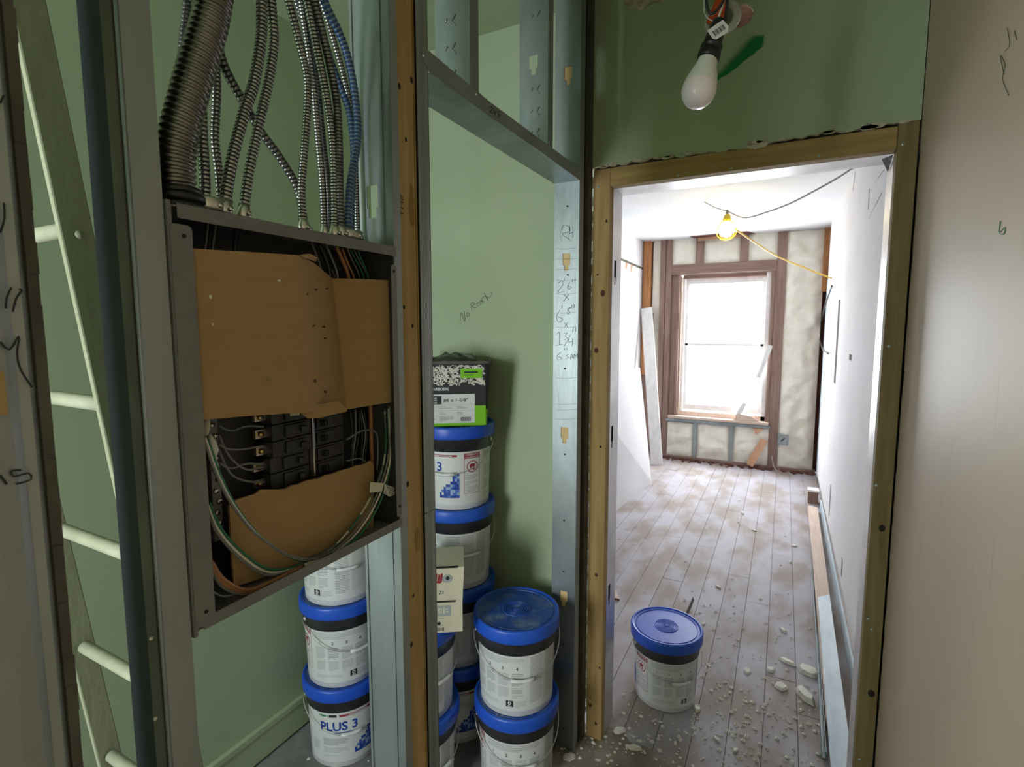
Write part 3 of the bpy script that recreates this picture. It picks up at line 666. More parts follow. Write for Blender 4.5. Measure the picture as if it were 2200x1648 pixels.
# ================================================================ breaker panel
PY0, PY1, PZ0, PZ1 = .358, .744, 1.222, 1.740
XF = X0+.002; XK = -.735
pn = empty('breaker_panel', (-.68, .556, PZ0), 0, 'open grey breaker panel stuffed with black breakers and wires', 'breaker panel')
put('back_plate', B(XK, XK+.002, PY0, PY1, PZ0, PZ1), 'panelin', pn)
m = MB(); m.box(XK, XF, PY0, PY0+.002, PZ0, PZ1); put('side', m, 'panel', pn)
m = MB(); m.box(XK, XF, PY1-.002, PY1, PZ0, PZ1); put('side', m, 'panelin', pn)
put('top', B(XK, XF, PY0, PY1, PZ1-.002, PZ1), 'panel', pn); put('bottom', B(XK, XF, PY0, PY1, PZ0, PZ0+.002), 'panel', pn)
put('top_flange', B(XF, XF+.0015, PY0+.008, PY1+.006, PZ1-.015, PZ1+.002), 'panel', pn, .0006)
put('bottom_flange', B(XF, XF+.0015, PY0+.008, PY1+.006, PZ0-.002, PZ0+.014), 'panel', pn, .0006)
def flange(y0, y1, z0, z1, r=.006):
    q = MB(); n_ = 5; P = []
    for cy, cz, a0 in ((y0+r, z0+r, PI), (y1-r, z0+r, 1.5*PI), (y1-r, z1-r, 0), (y0+r, z1-r, .5*PI)):
        for i in range(n_): a = a0+i*PI/2/(n_-1); P.append((XF+.0005, cy+r*math.cos(a), cz+r*math.sin(a)))
    q.prism(P, (.0015, 0, 0)); return q
put('left_flange', flange(PY0-.002, PY0+.0235, PZ0+.004, PZ1-.022), 'panel', pn); put('right_flange', flange(PY1-.010, PY1+.004, PZ0+.020, PZ1-.030), 'panel', pn)
put('left_rim', B(XF-.012, XF+.001, PY0-.004, PY0+.001, PZ0-.006, PZ1+.004), 'panel', pn)
for y, z in ((.3715, 1.705), (.370, 1.243), (.741, 1.698), (.742, 1.262)):
    q = MB(); q.lathe([(0, .0008), (.0026, .0008), (.0026, 0)], 10, 0, Matrix.Translation((XF+.0018, y, z)) @ Matrix.Rotation(PI/2, 4, 'Y')); put('screw_hole', q, 'dark', pn)
# breakers
XBk = -.690
for c, (ya, yb) in enumerate(((.520, .594), (.598, .672))):
    for k in range(6):
        z = 1.475-.0262*k
        if c == 1 and k < 1: continue
        q = MB(); xx = XBk + (.004 if (c == 0 and k < 3) else -.004)
        q.box(XK+.01, xx, ya, yb, z-.0250, z); q.box(xx, xx+.004, (yb-.052 if c == 0 else ya+.012), (yb-.012 if c == 0 else ya+.050), z-.022, z-.003)
        br = put('breaker', q, 'breaker', pn, .0012)
        yh = yb-.020 if c == 0 else ya+.022
        q = MB(); q.bar((xx+.003, yh, z-.0125), (xx+.012, yh+(-.004 if c == 0 else .004), z-.0125), .009, .010); put('switch_toggle', q, 'black', br, .001)
        if c == 0:
            q = MB(); q.lathe([(0, .004), (.0035, .004), (.0045, .002), (.0045, -.004)], 10, 0, Matrix.Translation((xx-.012, ya-.011, z-.0125)) @ Matrix.Rotation(PI/2, 4, 'Y')); put('terminal_screw', q, 'brass', br)
            q = MB(); q.box(xx-.020, xx-.014, ya-.018, ya, z-.019, z-.006); put('terminal_lug', q, 'chrome', br)
put('bus_strip', B(XK+.006, XBk+.006, .5945, .5975, 1.33, 1.47), 'chrome', pn)
q = MB(); q.box(-.684, -.6835, .5965, .5985, 1.395, 1.44); put('rating_sticker', q, 'inkblue3', pn)
# neutral bar with screws
nb = put('neutral_bar', B(-.70, -.690, .425, .438, 1.30, 1.50), 'panel', pn, .001)
for k in range(12):
    q = MB(); q.lathe([(0, .003), (.0035, .003), (.004, 0)], 8, 0, Matrix.Translation((-.690, .4315+(.002 if k % 2 else -.002), 1.31+.0155*k)) @ Matrix.Rotation(PI/2, 4, 'Y')); put('bar_screw', q, 'chrome', nb)
q = MB(); q.box(-.71, -.698, .64, .672, 1.462, 1.50); put('ground_block', q, 'breaker', pn)
for k in range(4):
    q = MB(); q.lathe([(0, .003), (.003, .003), (.0035, 0)], 8, 0, Matrix.Translation((-.698, .655+.004*(k % 2), 1.467+.008*k)) @ Matrix.Rotation(PI/2, 4, 'Y')); put('bar_screw', q, 'chrome', pn)
def wires(name, pts, r, mm, xs=-.67):
    P = []
    for i, q in enumerate(pts):
        x = xs if len(q) == 2 else q[2]; P.append(at(q[0], q[1], x=x))
    for p in P: p.y = min(max(p.y, PY0+.006), PY1-.006); p.z = min(max(p.z, PZ0+.005), PZ1-.004)
    q = MB(); q.tube(spline(P, .006), r, 6); return put(name, q, mm, pn)
L1 = [(440, 940), (468, 1020), (505, 1090), (560, 1155), (640, 1200), (700, 1198), (762, 1150), (808, 1080), (836, 1000), (848, 930), (846, 875)]
for dx, dy, mm, rr_ in ((0, 0, 'wwhite', .0020), (6, 4, 'wgreen', .0022), (-5, -3, 'wgrey', .0018)):
    wires('wire', [(u+dx, v+dy) for u, v in L1], rr_, mm, -.645-.002*dx/6)
L2 = [(446, 1085), (470, 1140), (520, 1195), (580, 1230), (650, 1222), (705, 1195), (765, 1120), (812, 1035), (838, 960), (846, 880)]
for dx, dy, mm in ((0, 0, 'wwhite'), (4, -6, 'wgreen'), (-3, 6, 'wgrey')): wires('wire', [(u+dx, v+dy) for u, v in L2], .0019, mm, -.655)
for k, (dy, mm) in enumerate(((0, 'wbrown'), (9, 'wbrown'), (18, 'wgrey'))): wires('wire', [(452, 1205+dy), (480, 1245+dy), (530, 1268+dy*.5), (590, 1262+dy*.3), (650, 1235)], .0034-.0006*k, mm, -.650)
wires('wire', [(455, 1270), (480, 1282), (510, 1275)], .0015, 'wgrey', -.65)
for k, v in enumerate((917, 958, 998, 1003, 1036)):
    wires('wire', [(566, v), (530, v+(6 if k % 2 else -2)), (500, v+(-14 if k > 2 else 8)), (482, v-40 if k > 2 else v+4), (470, v-70 if k > 2 else v-4)], .0018, 'wgrey', -.684)
for k in range(10):
    u = 752+k*7; mm = ('wblack', 'wgrey', 'wblack')[k % 3]
    wires('wire', [(u+6*math.sin(k), 880), (u+5, 930), (u+3*math.cos(k*2), 980), (u-2, 1030)], .0019, mm, -.70)
wires('wire', [(744, 945), (780, 925), (808, 930), (812, 970), (810, 1010)], .0018, 'wgrey', -.672); wires('wire', [(745, 990), (775, 985), (790, 1000)], .0015, 'wgrey', -.68)
wires('wire', [(818, 860), (815, 920), (812, 980), (806, 1040)], .0042, 'wbrown', -.690)
for k, (u, v, mm, rr_) in enumerate(((668, 525, 'wgrey', .002), (684, 522, 'wblack', .003), (700, 528, 'wgrey', .002), (722, 530, 'wbrown', .0035), (735, 540, 'wbrown', .002), (745, 535, 'wgrey', .0015), (752, 533, 'wgreen', .002), (760, 535, 'wgrey', .0015), (768, 540, 'wgreen', .0018), (690, 540, 'wblack', .003))):
    wires('wire', [(u, v-6), (u+12, v+25), (u+22+k, v+58), (u+26+k, v+100)], rr_, mm, -.690+.002*(k % 3))
for u in (440, 448, 455, 503, 510): wires('wire', [(u+6, 478), (u+3, 505), (u, 550)], .0028, 'wblack', -.690)
for u in (446, 462): wires('wire', [(u+1, 478), (u-6, 545)], .0016, 'wgrey', -.684)
# white insulation clumps and paper tags
def clump(name, u, v, su, sv, x, mm, seed):
    c = at(u, v, x=x); q = MB(); rr2 = random.Random(seed); prof = [(.0005, -1), (.6, -.7), (1, -.2), (.8, .4), (.35, .8), (.0005, 1)]; n0 = len(q.v)
    q.lathe([(a*su, b*sv) for a, b in prof], 12, 0, Matrix.Translation(c))
    for p in q.v: p += Vector((noise.noise(p*60)*su*.6, noise.noise(p*70+Vector((5, 0, 0)))*su*.6, noise.noise(p*50)*su*.5))
    return put(name, q, mm, pn)
clump('wrapped_wire_end', 455, 965, .007, .020, -.66, 'wwhite', 1); clump('wrapped_wire_end', 444, 915, .005, .018, -.665, 'cream', 2); clump('wrapped_wire_end', 836, 893, .006, .016, -.668, 'wwhite', 3); clump('wrapped_wire_end', 460, 1000, .006, .014, -.66, 'cream', 5)
def ptag(pix, x, mm='tape'):
    q = MB(); q.prism([at(u, v, x=x) for u, v in pix], (.0006, 0, 0)); return put('paper_tag', q, mm, pn)
ptag([(653, 1210), (700, 1197), (706, 1200), (700, 1212), (655, 1217)], -.640)
ptag([(795, 1036), (824, 1038), (820, 1056), (794, 1058)], -.641)
t_ = ptag([(826, 1040), (853, 1050), (846, 1064), (836, 1067), (824, 1060)], -.640, 'wwhite')
ink('tag_writing', [[(832, 1043), (831, 1050)], [(836, 1045), (834, 1052)], [(832, 1047), (836, 1048)], [(839, 1047), (838, 1053), (842, 1053), (843, 1048)], [(848, 1050), (845, 1051), (847, 1054), (844, 1056)],
                   [(830, 1055), (827, 1058), (831, 1062)], [(834, 1057), (838, 1058), (836, 1063)], [(840, 1059), (844, 1060), (839, 1065)]], dict(x=-.6392), .0005, 'marker', pn, (.0003, 0, 0))
ptag([(584, 886), (602, 884), (602, 889), (584, 891)], -.66); ptag([(623, 884), (643, 883), (643, 892), (623, 894)], -.66)

# ---------------------------------------------------------------- cardboard sheets in the panel
def sheet(cols, th=.0045):
    """columns of (top, bottom) points joined into a thick folded board"""
    q = MB(); off = Vector((-th, 0, 0))
    A = [a for a, b in cols]; Bq = [b for a, b in cols]; n_ = len(cols)
    for i in range(n_-1):
        q.add([A[i], A[i+1], Bq[i+1], Bq[i]], [(0, 3, 2, 1)], 0); q.add([A[i]+off, A[i+1]+off, Bq[i+1]+off, Bq[i]+off], [(0, 1, 2, 3)], 0)
        q.add([A[i], A[i]+off, A[i+1]+off, A[i+1]], [(0, 1, 2, 3)], 1); q.add([Bq[i], Bq[i+1], Bq[i+1]+off, Bq[i]+off], [(0, 1, 2, 3)], 1)
    for i, fl_ in ((0, 0), (n_-1, 1)): q.add([A[i], Bq[i], Bq[i]+off, A[i]+off], [(0, 1, 2, 3)], 1)
    return q
cb = empty('cardboard_sheet', (-.62, .5, 1.47), 0, 'large folded brown cardboard sheet covering the upper breakers', 'cardboard')
def col(ut, vt, ub, vb, x): return (at(ut, vt, x=x), at(ub, vb, x=x))
c = [col(411, 534, 430, 903, -.634), col(480, 538, 505, 896, -.628), col(560, 543, 590, 890, -.619), col(637, 548, 655, 886, -.608)]
put('left_leaf', sheet(c), ['cardboard', 'cardedge'], cb)
c = [col(637, 548, 655, 886, -.608), col(644, 550, 663, 885, -.611), col(675, 565, 703, 884, -.641), col(700, 586, 729, 882, -.668), col(715, 598, 745, 880, -.688)]
put('middle_leaf', sheet(c), ['cardboard', 'cardedge'], cb)
c = [col(715, 598, 745, 880, -.688), col(770, 599, 790, 872, -.667), col(834, 602, 842, 864, -.642)]
c = [(a, b) for a, b in c]
put('right_leaf', sheet(c), ['cardboard', 'cardedge'], cb)
q = MB(); q.prism([at(u, v, x=-.6125) for u, v in ((638, 549), (652, 546), (664, 545), (680, 553), (677, 562), (658, 556))], (.002, 0, 0)); put('torn_corner', q, 'cardedge', cb)
q = MB(); q.prism([at(u, v, x=-.625) for u, v in ((640, 884), (674, 870), (725, 862), (742, 876), (744, 884), (715, 890), (690, 897), (660, 899))], (.002, 0, 0)); put('torn_corner', q, 'cardboard', cb)
for u, v, xx, s_ in ((725, 555, 0, 0), (451, 638, -.632, .0016), (456, 697, -.632, .0010), (600, 603, -.612, .0010), (578, 815, -.614, .0013), (660, 632, -.6185, .001), (680, 622, -.630, .001), (703, 620, -.643, .0008), (674, 700, -.624, .0007), (696, 702, -.636, .0008), (677, 818, -.620, .0012), (700, 842, -.633, .001), (699, 727, -.64, .0007)):
    if not s_: continue
    p = at(u, v, x=xx); q = MB(); q.lathe([(0, .0022), (s_, .002), (s_, -.003)], 6, 0, Matrix.Translation(p) @ Matrix.Rotation(PI/2, 4, 'Y') @ Matrix.Diagonal((1.8, 1, 1, 1))); put('fleck', q, 'chip' if v < 720 and u < 610 else 'cardedge' if u < 610 else 'brownhole', cb)
rr = random.Random(8)
topl = [(493, 1088), (500, 1078), (520, 1070), (548, 1062), (560, 1052), (590, 1052)]
for u in range(600, 790, 14): topl.append((u, 1053-(u-600)*.31+rr.uniform(-2, 2)))
topl += [(796, 990), (803, 1000), (803, 1148)]
bot = [(700, 1188), (600, 1232), (503, 1262), (498, 1180)]
q = MB(); q.prism([at(u, v, x=-.670) for u, v in topl+bot], (-.004, 0, 0), 0, 1)
for p in q.v: p.z = max(p.z, PZ0+.0025)
one('cardboard_sheet', q, ['cardboard', 'cardedge'], 'torn brown cardboard piece behind the looped wires, lower in the panel', 'cardboard')

# ---------------------------------------------------------------- flexible conduit and armored cables
def flex(name, pts, r, pitch, mats, label, group=None, n=10, depth=.16, conn=None, xs=None, taper=False):
    P = spline([Vector(p) for p in pts], pitch/5)
    # resample evenly
    L = [0]
    for a, b in zip(P, P[1:]): L.append(L[-1]+(b-a).length)
    K = int(L[-1]/(pitch/5)); Q = []; j = 0
    for i in range(K+1):
        s_ = L[-1]*i/K
        while j < len(L)-2 and L[j+1] < s_: j += 1
        t = (s_-L[j])/max(1e-9, L[j+1]-L[j]); Q.append(P[j].lerp(P[j+1], t))
    rad = []; ph = [0, .62, 1, 1, .62]
    for i in range(K+1): rad.append(r*(1-depth+depth*ph[i % 5]))
    rt = empty(name, tuple(pts[0]), 0, label, 'cable', group)
    q = MB(); q.tube(Q, rad, n, 0, True, (lambda i: 1 if i % 5 in (0, 4) else 0)); put('armor', q, mats, rt)
    if conn:
        d = (Q[4]-Q[0]).normalized(); mt = Matrix.Translation(Q[0]) @ Vector((0, 0, 1)).rotation_difference(d).to_matrix().to_4x4()
        q = MB(); q.lathe([(0, -.003), (r*1.35, -.003), (r*1.35, .014), (r*1.15, .016), (r*1.15, .022), (r*.9, .022)], 14, 0, mt, None, True); put('connector', q, conn, rt)
        q = MB(); q.lathe([(0, -.005), (.003, -.005), (.003, .004), (0, .004)], 8, 0, mt @ Matrix.Translation((r*1.5, 0, .008)) @ Matrix.Rotation(PI/2, 4, 'Y')); put('clamp_screw', q, 'chrome', rt)
    return rt
ZT = PZ1+.004
def cable(pix, r, pitch, mats, label, x=-.675, xt=None, conn='chrome', group='armored cables above the panel', n=10, depth=.16, name='armored_cable'):
    """pix from the panel upward; continues to the ceiling beyond the last pixel"""
    K = len(pix); P = []
    for i, (u, v) in enumerate(pix):
        t = i/(K-1); xx = x if xt is None else x+(xt-x)*t; P.append(at(u, v, x=xx))
    P[0].z = ZT
    d = (P[-1]-P[-2]).normalized(); e = P[-1].copy()
    P.append(Vector((e.x, e.y+d.y/max(.3, d.z)*.12, e.z+.12))); P.append(Vector((e.x, P[-1].y+.02*(1 if d.y > 0 else -1), ZH-.002)))
    return flex(name, P, r, pitch, mats, label, group, n, depth, conn)
CM = ['mc', 'seam']; CD = ['mcdark', 'seam']; CB = ['mcblue', 'seamblue']
cable([(383, 405), (378, 370), (382, 300), (400, 225), (425, 135), (450, 50), (462, -20)], .0215, .0082, ['conduit', 'conduit'], 'thick flexible steel conduit at the left end of the panel', -.655, -.645, None, None, 18, .20, 'flexible_conduit')
q = MB(); p = at(383, 410, x=-.655); p.z = ZT
for z, rr_ in ((0, .026), (.010, .0285), (.018, .025)): q.lathe([(0, z-.004), (rr_, z-.004), (rr_, z+.003), (0, z+.003)], 18, 0, Matrix.Translation(p))
put('locknut', q, 'black', [o for o in COL.objects if o.name == 'flexible_conduit'][0])
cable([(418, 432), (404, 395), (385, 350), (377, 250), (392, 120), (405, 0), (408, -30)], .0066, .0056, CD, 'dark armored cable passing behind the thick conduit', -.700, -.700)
cable([(440, 440), (440, 380), (435, 300), (432, 220), (426, 120), (424, 0), (424, -30)], .0072, .0056, CM, 'bright armored cable just right of the thick conduit', -.672, -.690)
cable([(478, 440), (470, 370), (462, 300), (465, 200), (463, 130), (470, 60), (478, -20)], .0064, .0056, CM, 'glinting armored cable, third from the left of the bundle', -.695, -.700)
cable([(478, 432), (497, 350), (525, 240), (545, 180), (560, 90), (562, 20), (562, -30)], .0078, .0054, CM, 'armored cable curving right, left one of the middle pair', -.660, -.664)
cable([(520, 447), (535, 370), (558, 260), (578, 170), (588, 90), (584, 20), (580, -30)], .0070, .0054, CM, 'armored cable curving right, right one of the middle pair', -.664, -.668)
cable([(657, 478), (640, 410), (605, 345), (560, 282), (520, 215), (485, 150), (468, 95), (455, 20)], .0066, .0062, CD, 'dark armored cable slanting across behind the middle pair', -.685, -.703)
cable([(651, 476), (648, 400), (658, 270), (660, 170), (640, 80), (622, 10), (612, -40)], .0064, .0050, CM, 'armored cable at the left edge of the right-hand bundle', -.672, -.676)
cable([(697, 486), (693, 400), (684, 300), (675, 200), (662, 100), (650, 20), (644, -40)], .0064, .0050, CM, 'armored cable, second from the left in the right-hand bundle', -.686, -.690)
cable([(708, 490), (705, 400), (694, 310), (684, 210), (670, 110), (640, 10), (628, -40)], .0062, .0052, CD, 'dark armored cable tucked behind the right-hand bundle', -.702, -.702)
cable([(718, 492), (718, 400), (714, 300), (700, 200), (682, 110), (664, 20), (655, -30)], .0066, .0050, CM, 'armored cable in the middle of the right-hand bundle', -.668, -.672)
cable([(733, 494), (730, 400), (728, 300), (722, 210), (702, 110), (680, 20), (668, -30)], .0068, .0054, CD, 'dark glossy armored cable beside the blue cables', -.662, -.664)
cable([(745, 497), (752, 400), (768, 300), (762, 200), (740, 100), (700, 10), (684, -40)], .0068, .0066, CB, 'blue armored cable bowing outward to the right', -.664, -.668)
cable([(752, 498), (756, 420), (760, 330), (750, 240), (728, 180), (700, 100), (672, 20), (662, -30)], .0062, .0066, CB, 'blue armored cable running straighter behind the other blue one', -.690, -.692)
cable([(768, 500), (766, 440), (764, 380), (762, 330), (756, 250), (740, 170), (715, 80), (690, 0)], .0056, .0050, CM, 'short visible armored cable at the right end of the panel', -.704, -.706)
# wide clamp fittings on the panel top
def clampbox(u0, u1, h, label):
    a, b = at(u0, 440, x=-.665), at(u1, 440, x=-.665); q = MB(); z = PZ1+.0025
    y0, y1 = a.y, b.y; q.lathe([(0, 0), (.5*(y1-y0), 0), (.5*(y1-y0), h), (.44*(y1-y0), h+.002), (0, h+.002)], 20, 0, Matrix.Translation((-.668, (y0+y1)/2, z)) @ Matrix.Diagonal((.8, 1, 1, 1)))
    r = empty('cable_clamp', (-.668, (y0+y1)/2, z), 0, label, 'cable clamp', 'clamps on the panel top'); put('clamp_body', q, 'chrome', r)
    q = MB(); q.lathe([(0, .004), (.003, .004), (.004, 0)], 8, 0, Matrix.Translation((-.668+.4*(y1-y0)-.002, (y0+y1)/2+.003, z+h*.6)) @ Matrix.Rotation(PI/2, 4, 'Y')); put('clamp_screw', q, 'chrome', r)
clampbox(418, 488, .020, 'wide shiny zinc clamp on the left of the panel top'); clampbox(730, 776, .018, 'wide shiny zinc clamp under the blue cables')

# ================================================================ joint compound buckets
RB, RT, HB = .126, .1345, .252
ZS = 1.04
def R_at(z): return RB+(RT-RB)*z/HB
def cyl(th_deg, z, off=.0006):
    z *= .955; a = math.radians(th_deg); r = R_at(z)+off; return Vector((r*math.cos(a), r*math.sin(a), z))
def lab_rect(mb, t0, t1, z0, z1, mi, off=.0006):
    n_ = max(1, int((t1-t0)/6)); vv = []; ff = []
    for i in range(n_+1):
        t = t0+(t1-t0)*i/n_; vv += [cyl(t, z0, off), cyl(t, z1, off)]
    for i in range(n_): ff.append((2*i, 2*i+2, 2*i+3, 2*i+1))
    mb.add(vv, ff, mi, True)
def lab_text(mb, body, t0, z0, size, mi, bold=0., off=.0009, sx=1.):
    k = math.degrees(1/.1315); text_to(mb, body, size, lambda a, b: cyl(t0+a*k, z0+b, off), mi, bold, sx)
def para(mb, t0, t1, z1, n_, gap, h, mi, rnd, off=.0008):
    for i in range(n_):
        e = t1 if i < n_-1 else t0+(t1-t0)*rnd.uniform(.3, .9); lab_rect(mb, t0, t0+(e-t0)*rnd.uniform(.86, 1), z1-i*gap-h, z1-i*gap, mi, off)
def bucket_meshes():
    d = {}
    q = MB(); q.lathe([(0, .004), (RB-.006, .004), (RB-.003, 0), (RB, .003), (RT, HB)], 48); d['pail'] = q.mesh('pail', ['white'])
    q = MB(); prof = [(RT-.0005, .211), (RT+.0035, .213), (RT+.0055, .244), (RT+.009, .250), (RT+.009, .262)]
    q.lathe(prof, 48); d['collar'] = q.mesh('collar', ['collar'])
    q = MB()
    prof = [(.1455, .256), (.1490, .2565), (.1505, .262), (.1505, .293), (.1485, .298), (.1455, .300), (.1405, .3000), (.1385, .297), (.1375, .2955), (.1350, .2950)]
    for k in range(3): pass
    for rr_ in (.128, .047, .039, .031, .023, .015): prof += [(rr_+.0022, .2950), (rr_+.0010, .2975), (rr_-.0010, .2975), (rr_-.0022, .2950)]
    prof.append((.005, .2990)); prof.append((0, .2990))
    q.lathe(prof, 64, mfun=lambda i: 0 if i < 8 else 1, smooth=lambda i: i < 8); d['lid'] = q.mesh('lid', ['blue', 'bluedust']); 
    d['lid_clean'] = q.mesh('lid', ['blue', 'blue'])
    mm = ['label', 'inkgrey', 'inkblue', 'inkred', 'inkblue2', 'inkblue3', 'inkblack', 'inklight', 'inkgreen', 'white']
    q = MB(); rnd = random.Random(77)
    lab_rect(q, -62, 262, .022, .221, 0, .0004)
    # front: name, bar, paragraphs, stepped blue blocks
    lab_rect(q, -6, 46, .203, .211, 3); lab_rect(q, 8, 38, .2055, .2085, 9, .0009)
    lab_rect(q, -40, -24, .204, .211, 8); lab_rect(q, -22, -10, .203, .213, 6)
    lab_text(q, 'PLUS 3', -38, .150, .047, 2, .0012)
    para(q, -14, 22, .142, 1, .004, .003, 4, rnd)
    para(q, -34, 8, .118, 5, .0055, .0028, 1, rnd); para(q, -34, 8, .082, 4, .0055, .0022, 7, rnd); para(q, -56, -42, .10, 8, .005, .0022, 7, rnd); para(q, -34, -10, .052, 2, .006, .002, 7, rnd)
    for i in range(9):
        for j in range(9):
            if j <= i+1:
                t = 16+i*3.7; z = .048+j*.0105; col_ = rnd.choice((2, 4, 4, 5, 2))
                if j > i-1 and rnd.random() < .35: continue
                lab_rect(q, t, t+3.6, z, z+.0104, col_, .0008)
    # warning panel
    lab_rect(q, 57, 85, .194, .214, 3); lab_text(q, '! WARNING', 59.5, .2052, .0095, 9, .0002); lab_text(q, '! ADVERTENCIA', 58.5, .1962, .0075, 9, .0001)
    for a in ((57, 57.5, .062, .194), (84.5, 85, .062, .194), (57, 85, .061, .0625)): lab_rect(q, *a, 3, .0008)
    def ring(t, z, r1, r2, mi):
        vv = []; ff = []; k = math.degrees(1/.1315); n_ = 24
        for i in range(n_):
            a = 2*PI*i/n_
            for r_ in (r1, r2): vv.append(cyl(t+r_*math.cos(a)*k, z+r_*math.sin(a), .0010))
        for i in range(n_): j = (i+1) % n_; ff.append((2*i, 2*j, 2*j+1, 2*i+1))
        q.add(vv, ff, mi)
    k = math.degrees(1/.1315)
    def poly(t, z, pts, mi): q.add([cyl(t+a*k, z+b, .0011) for a, b in pts], [tuple(range(len(pts)))], mi)
    ring(71, .163, .0195, .0225, 3); poly(71, .163, [(-.015, -.013), (-.013, -.015), (.015, .013), (.013, .015)], 3)
    poly(71, .163, [(-.012, .006), (-.004, .012), (.006, .010), (.012, .002), (.006, -.002), (-.002, .001), (-.006, -.006), (-.010, -.002)], 3); poly(71, .163, [(.002, -.004), (.010, -.006), (.008, -.014), (0, -.012)], 3)
    para(q, 59, 83, .130, 3, .006, .0022, 1, rnd); para(q, 59, 83, .108, 3, .006, .0022, 1, rnd); para(q, 59, 83, .088, 4, .006, .002, 1, rnd)
    # numbered columns
    para(q, 94, 180, .212, 4, .0062, .0028, 7, rnd)
    for i, ch in enumerate('1234'):
        t = 96+i*21; lab_text(q, ch, t+6, .170, .015, 6, .0002); para(q, t, t+17, .158, 8, .0058, .0030, 1 if i % 2 else 7, rnd); para(q, t, t+17, .106, 7, .0056, .0030, 7, rnd)
    lab_rect(q, 150, 161, .038, .060, 6, .0009); ring(155.5, .051, .003, .006, 0); lab_rect(q, 152, 159, .0405, .0425, 0, .0012); para(q, 163, 181, .058, 5, .005, .002, 7, rnd); para(q, 96, 140, .052, 3, .006, .002, 7, rnd)
    # dense columns
    for i in range(3): para(q, 186+i*25, 208+i*25, .212, 27, .0062, .0026, 1 if i != 1 else 7, rnd)
    d['label'] = q.mesh('label', mm)
    # bail
    q = MB(); P = []
    for i in range(25):
        a = -90+180*i/24; b = math.radians(a); z = .238-.105*math.cos(b)**.8 if abs(a) < 89.9 else .238
        r = RT+.0075; P.append((r*math.cos(b), r*math.sin(b)*1.06, z))
    q.tube(P, .0016, 6); d['bail'] = q.mesh('bail', ['wire'])
    q = MB(); q.tube([Vector(p)+Vector((.002, 0, 0)) for p in P[10:15]], .006, 10); d['grip'] = q.mesh('grip', ['white'])
    q = MB()
    for s_ in (-1, 1): q.lathe([(0, 0), (.007, 0), (.006, .006), (0, .006)], 10, 0, Matrix.Translation((0, s_*(RT+.004), .238)) @ Matrix.Rotation(-s_*PI/2, 4, 'X'))
    d['ear'] = q.mesh('ear', ['white'])
    for me in d.values(): me.transform(Matrix.Diagonal((1, 1, ZS, 1)))
    return d
BK = bucket_meshes()
def bucket(x, y, z, view, bail, label, group='joint compound buckets', dusty=True):
    """view = label angle turned to the camera; bail = bail direction relative to the camera direction (degrees)"""
    cd = math.atan2(-y, -x)
    r = empty('bucket', (x, y, z), cd-math.radians(view), label, 'bucket', group)
    for nm, key in (('pail', 'pail'), ('collar', 'collar'), ('lid', 'lid' if dusty else 'lid_clean'), ('label', 'label')):
        o = bpy.data.objects.new(nm, BK[key]); COL.objects.link(o); o.parent = r
    for nm in ('bail', 'grip', 'ear'):
        o = bpy.data.objects.new(nm, BK[nm]); COL.objects.link(o); o.parent = r; o.rotation_euler.z = math.radians(view+bail)
    return r
PT = .3085
S1, S2, S3, S4 = (-1.433, 1.351), (-1.107, 1.643), (-.7863, 1.533), (-1.075, 1.330)
bucket(*S1, 0, 4, 8, 'bucket lettered PLUS 3 at the bottom of the stack under the breaker panel')
bucket(*S1, PT, 141, 25, 'bucket with numbered columns, middle of the stack under the breaker panel')
bucket(*S1, 2*PT, 195, 10, 'bucket cut off by the breaker panel, top of the leftmost stack')
bucket(*S2, 0, 20, 60, 'shaded bucket at the very bottom of the tall stack against the green wall')
bucket(*S2, PT, 215, 60, 'shaded bucket second from the bottom in the tall stack')
bucket(*S2, 2*PT, 203, 20, 'bucket third from the bottom in the tall stack, beside the cream carton')
bucket(*S2, 3*PT, 44, -18, 'bucket with blue blocks and red warning sign under the screw tub')
bucket(*S3, 0, 140, 12, 'lowest front bucket, cut off by the photo edge beside the doorway stud')
bucket(*S3, PT, 166, 8, 'front bucket with a dusty blue lid on show beside the handwritten stud')
bucket(*S4, 0, 200, 40, 'half-hidden floor bucket below the bucket that carries the cream carton')
bucket(*S4, PT, 215, 40, 'half-hidden bucket directly beneath the cream carton')
bucket(-.3948, 2.1915, .001, 118, 28, 'lone bucket with bright blue lid on the plank floor', None, False)

# tub of screws on the tall stack
tz = 3*PT+.3125
cdir = math.atan2(-S2[1], -S2[0]); tub = empty('screw_tub', (S2[0], S2[1], tz), cdir+PI/2, 'square green and black tub of screws on top of the tall stack', 'tub')
def rsq(h, z, rr_=.022, n_=5):
    P = []
    for sx, sy, a0 in ((1, 1, 0), (-1, 1, PI/2), (-1, -1, PI), (1, -1, 1.5*PI)):
        for i in range(n_): a = a0+PI/2*i/(n_-1); P.append(Vector((sx*(h-rr_)+rr_*math.cos(a), sy*(h-rr_)+rr_*math.sin(a), z)))
    return P
def hw(z): return .116+.015*z/.235
q = MB(); lv = [0, .06, .15, .235]; n_ = 20
for z in lv: q.v += rsq(hw(z), z)
for i in range(len(lv)-1):
    for k in range(n_): q.f.append([i*n_+k, i*n_+(k+1) % n_, (i+1)*n_+(k+1) % n_, (i+1)*n_+k]); q.m.append(0 if i == 0 else 1); q.sm.append(True)
q.f.append(list(reversed(range(n_)))); q.m.append(0); q.sm.append(False)
put('tub_body', q, ['limegreen', 'inkblack'], tub, local=True)
q = MB(); a_, b_ = rsq(hw(.235)+.004, .228), rsq(hw(.235)+.004, .237); c_ = rsq(hw(.235)-.006, .237)
q.v += a_+b_+c_
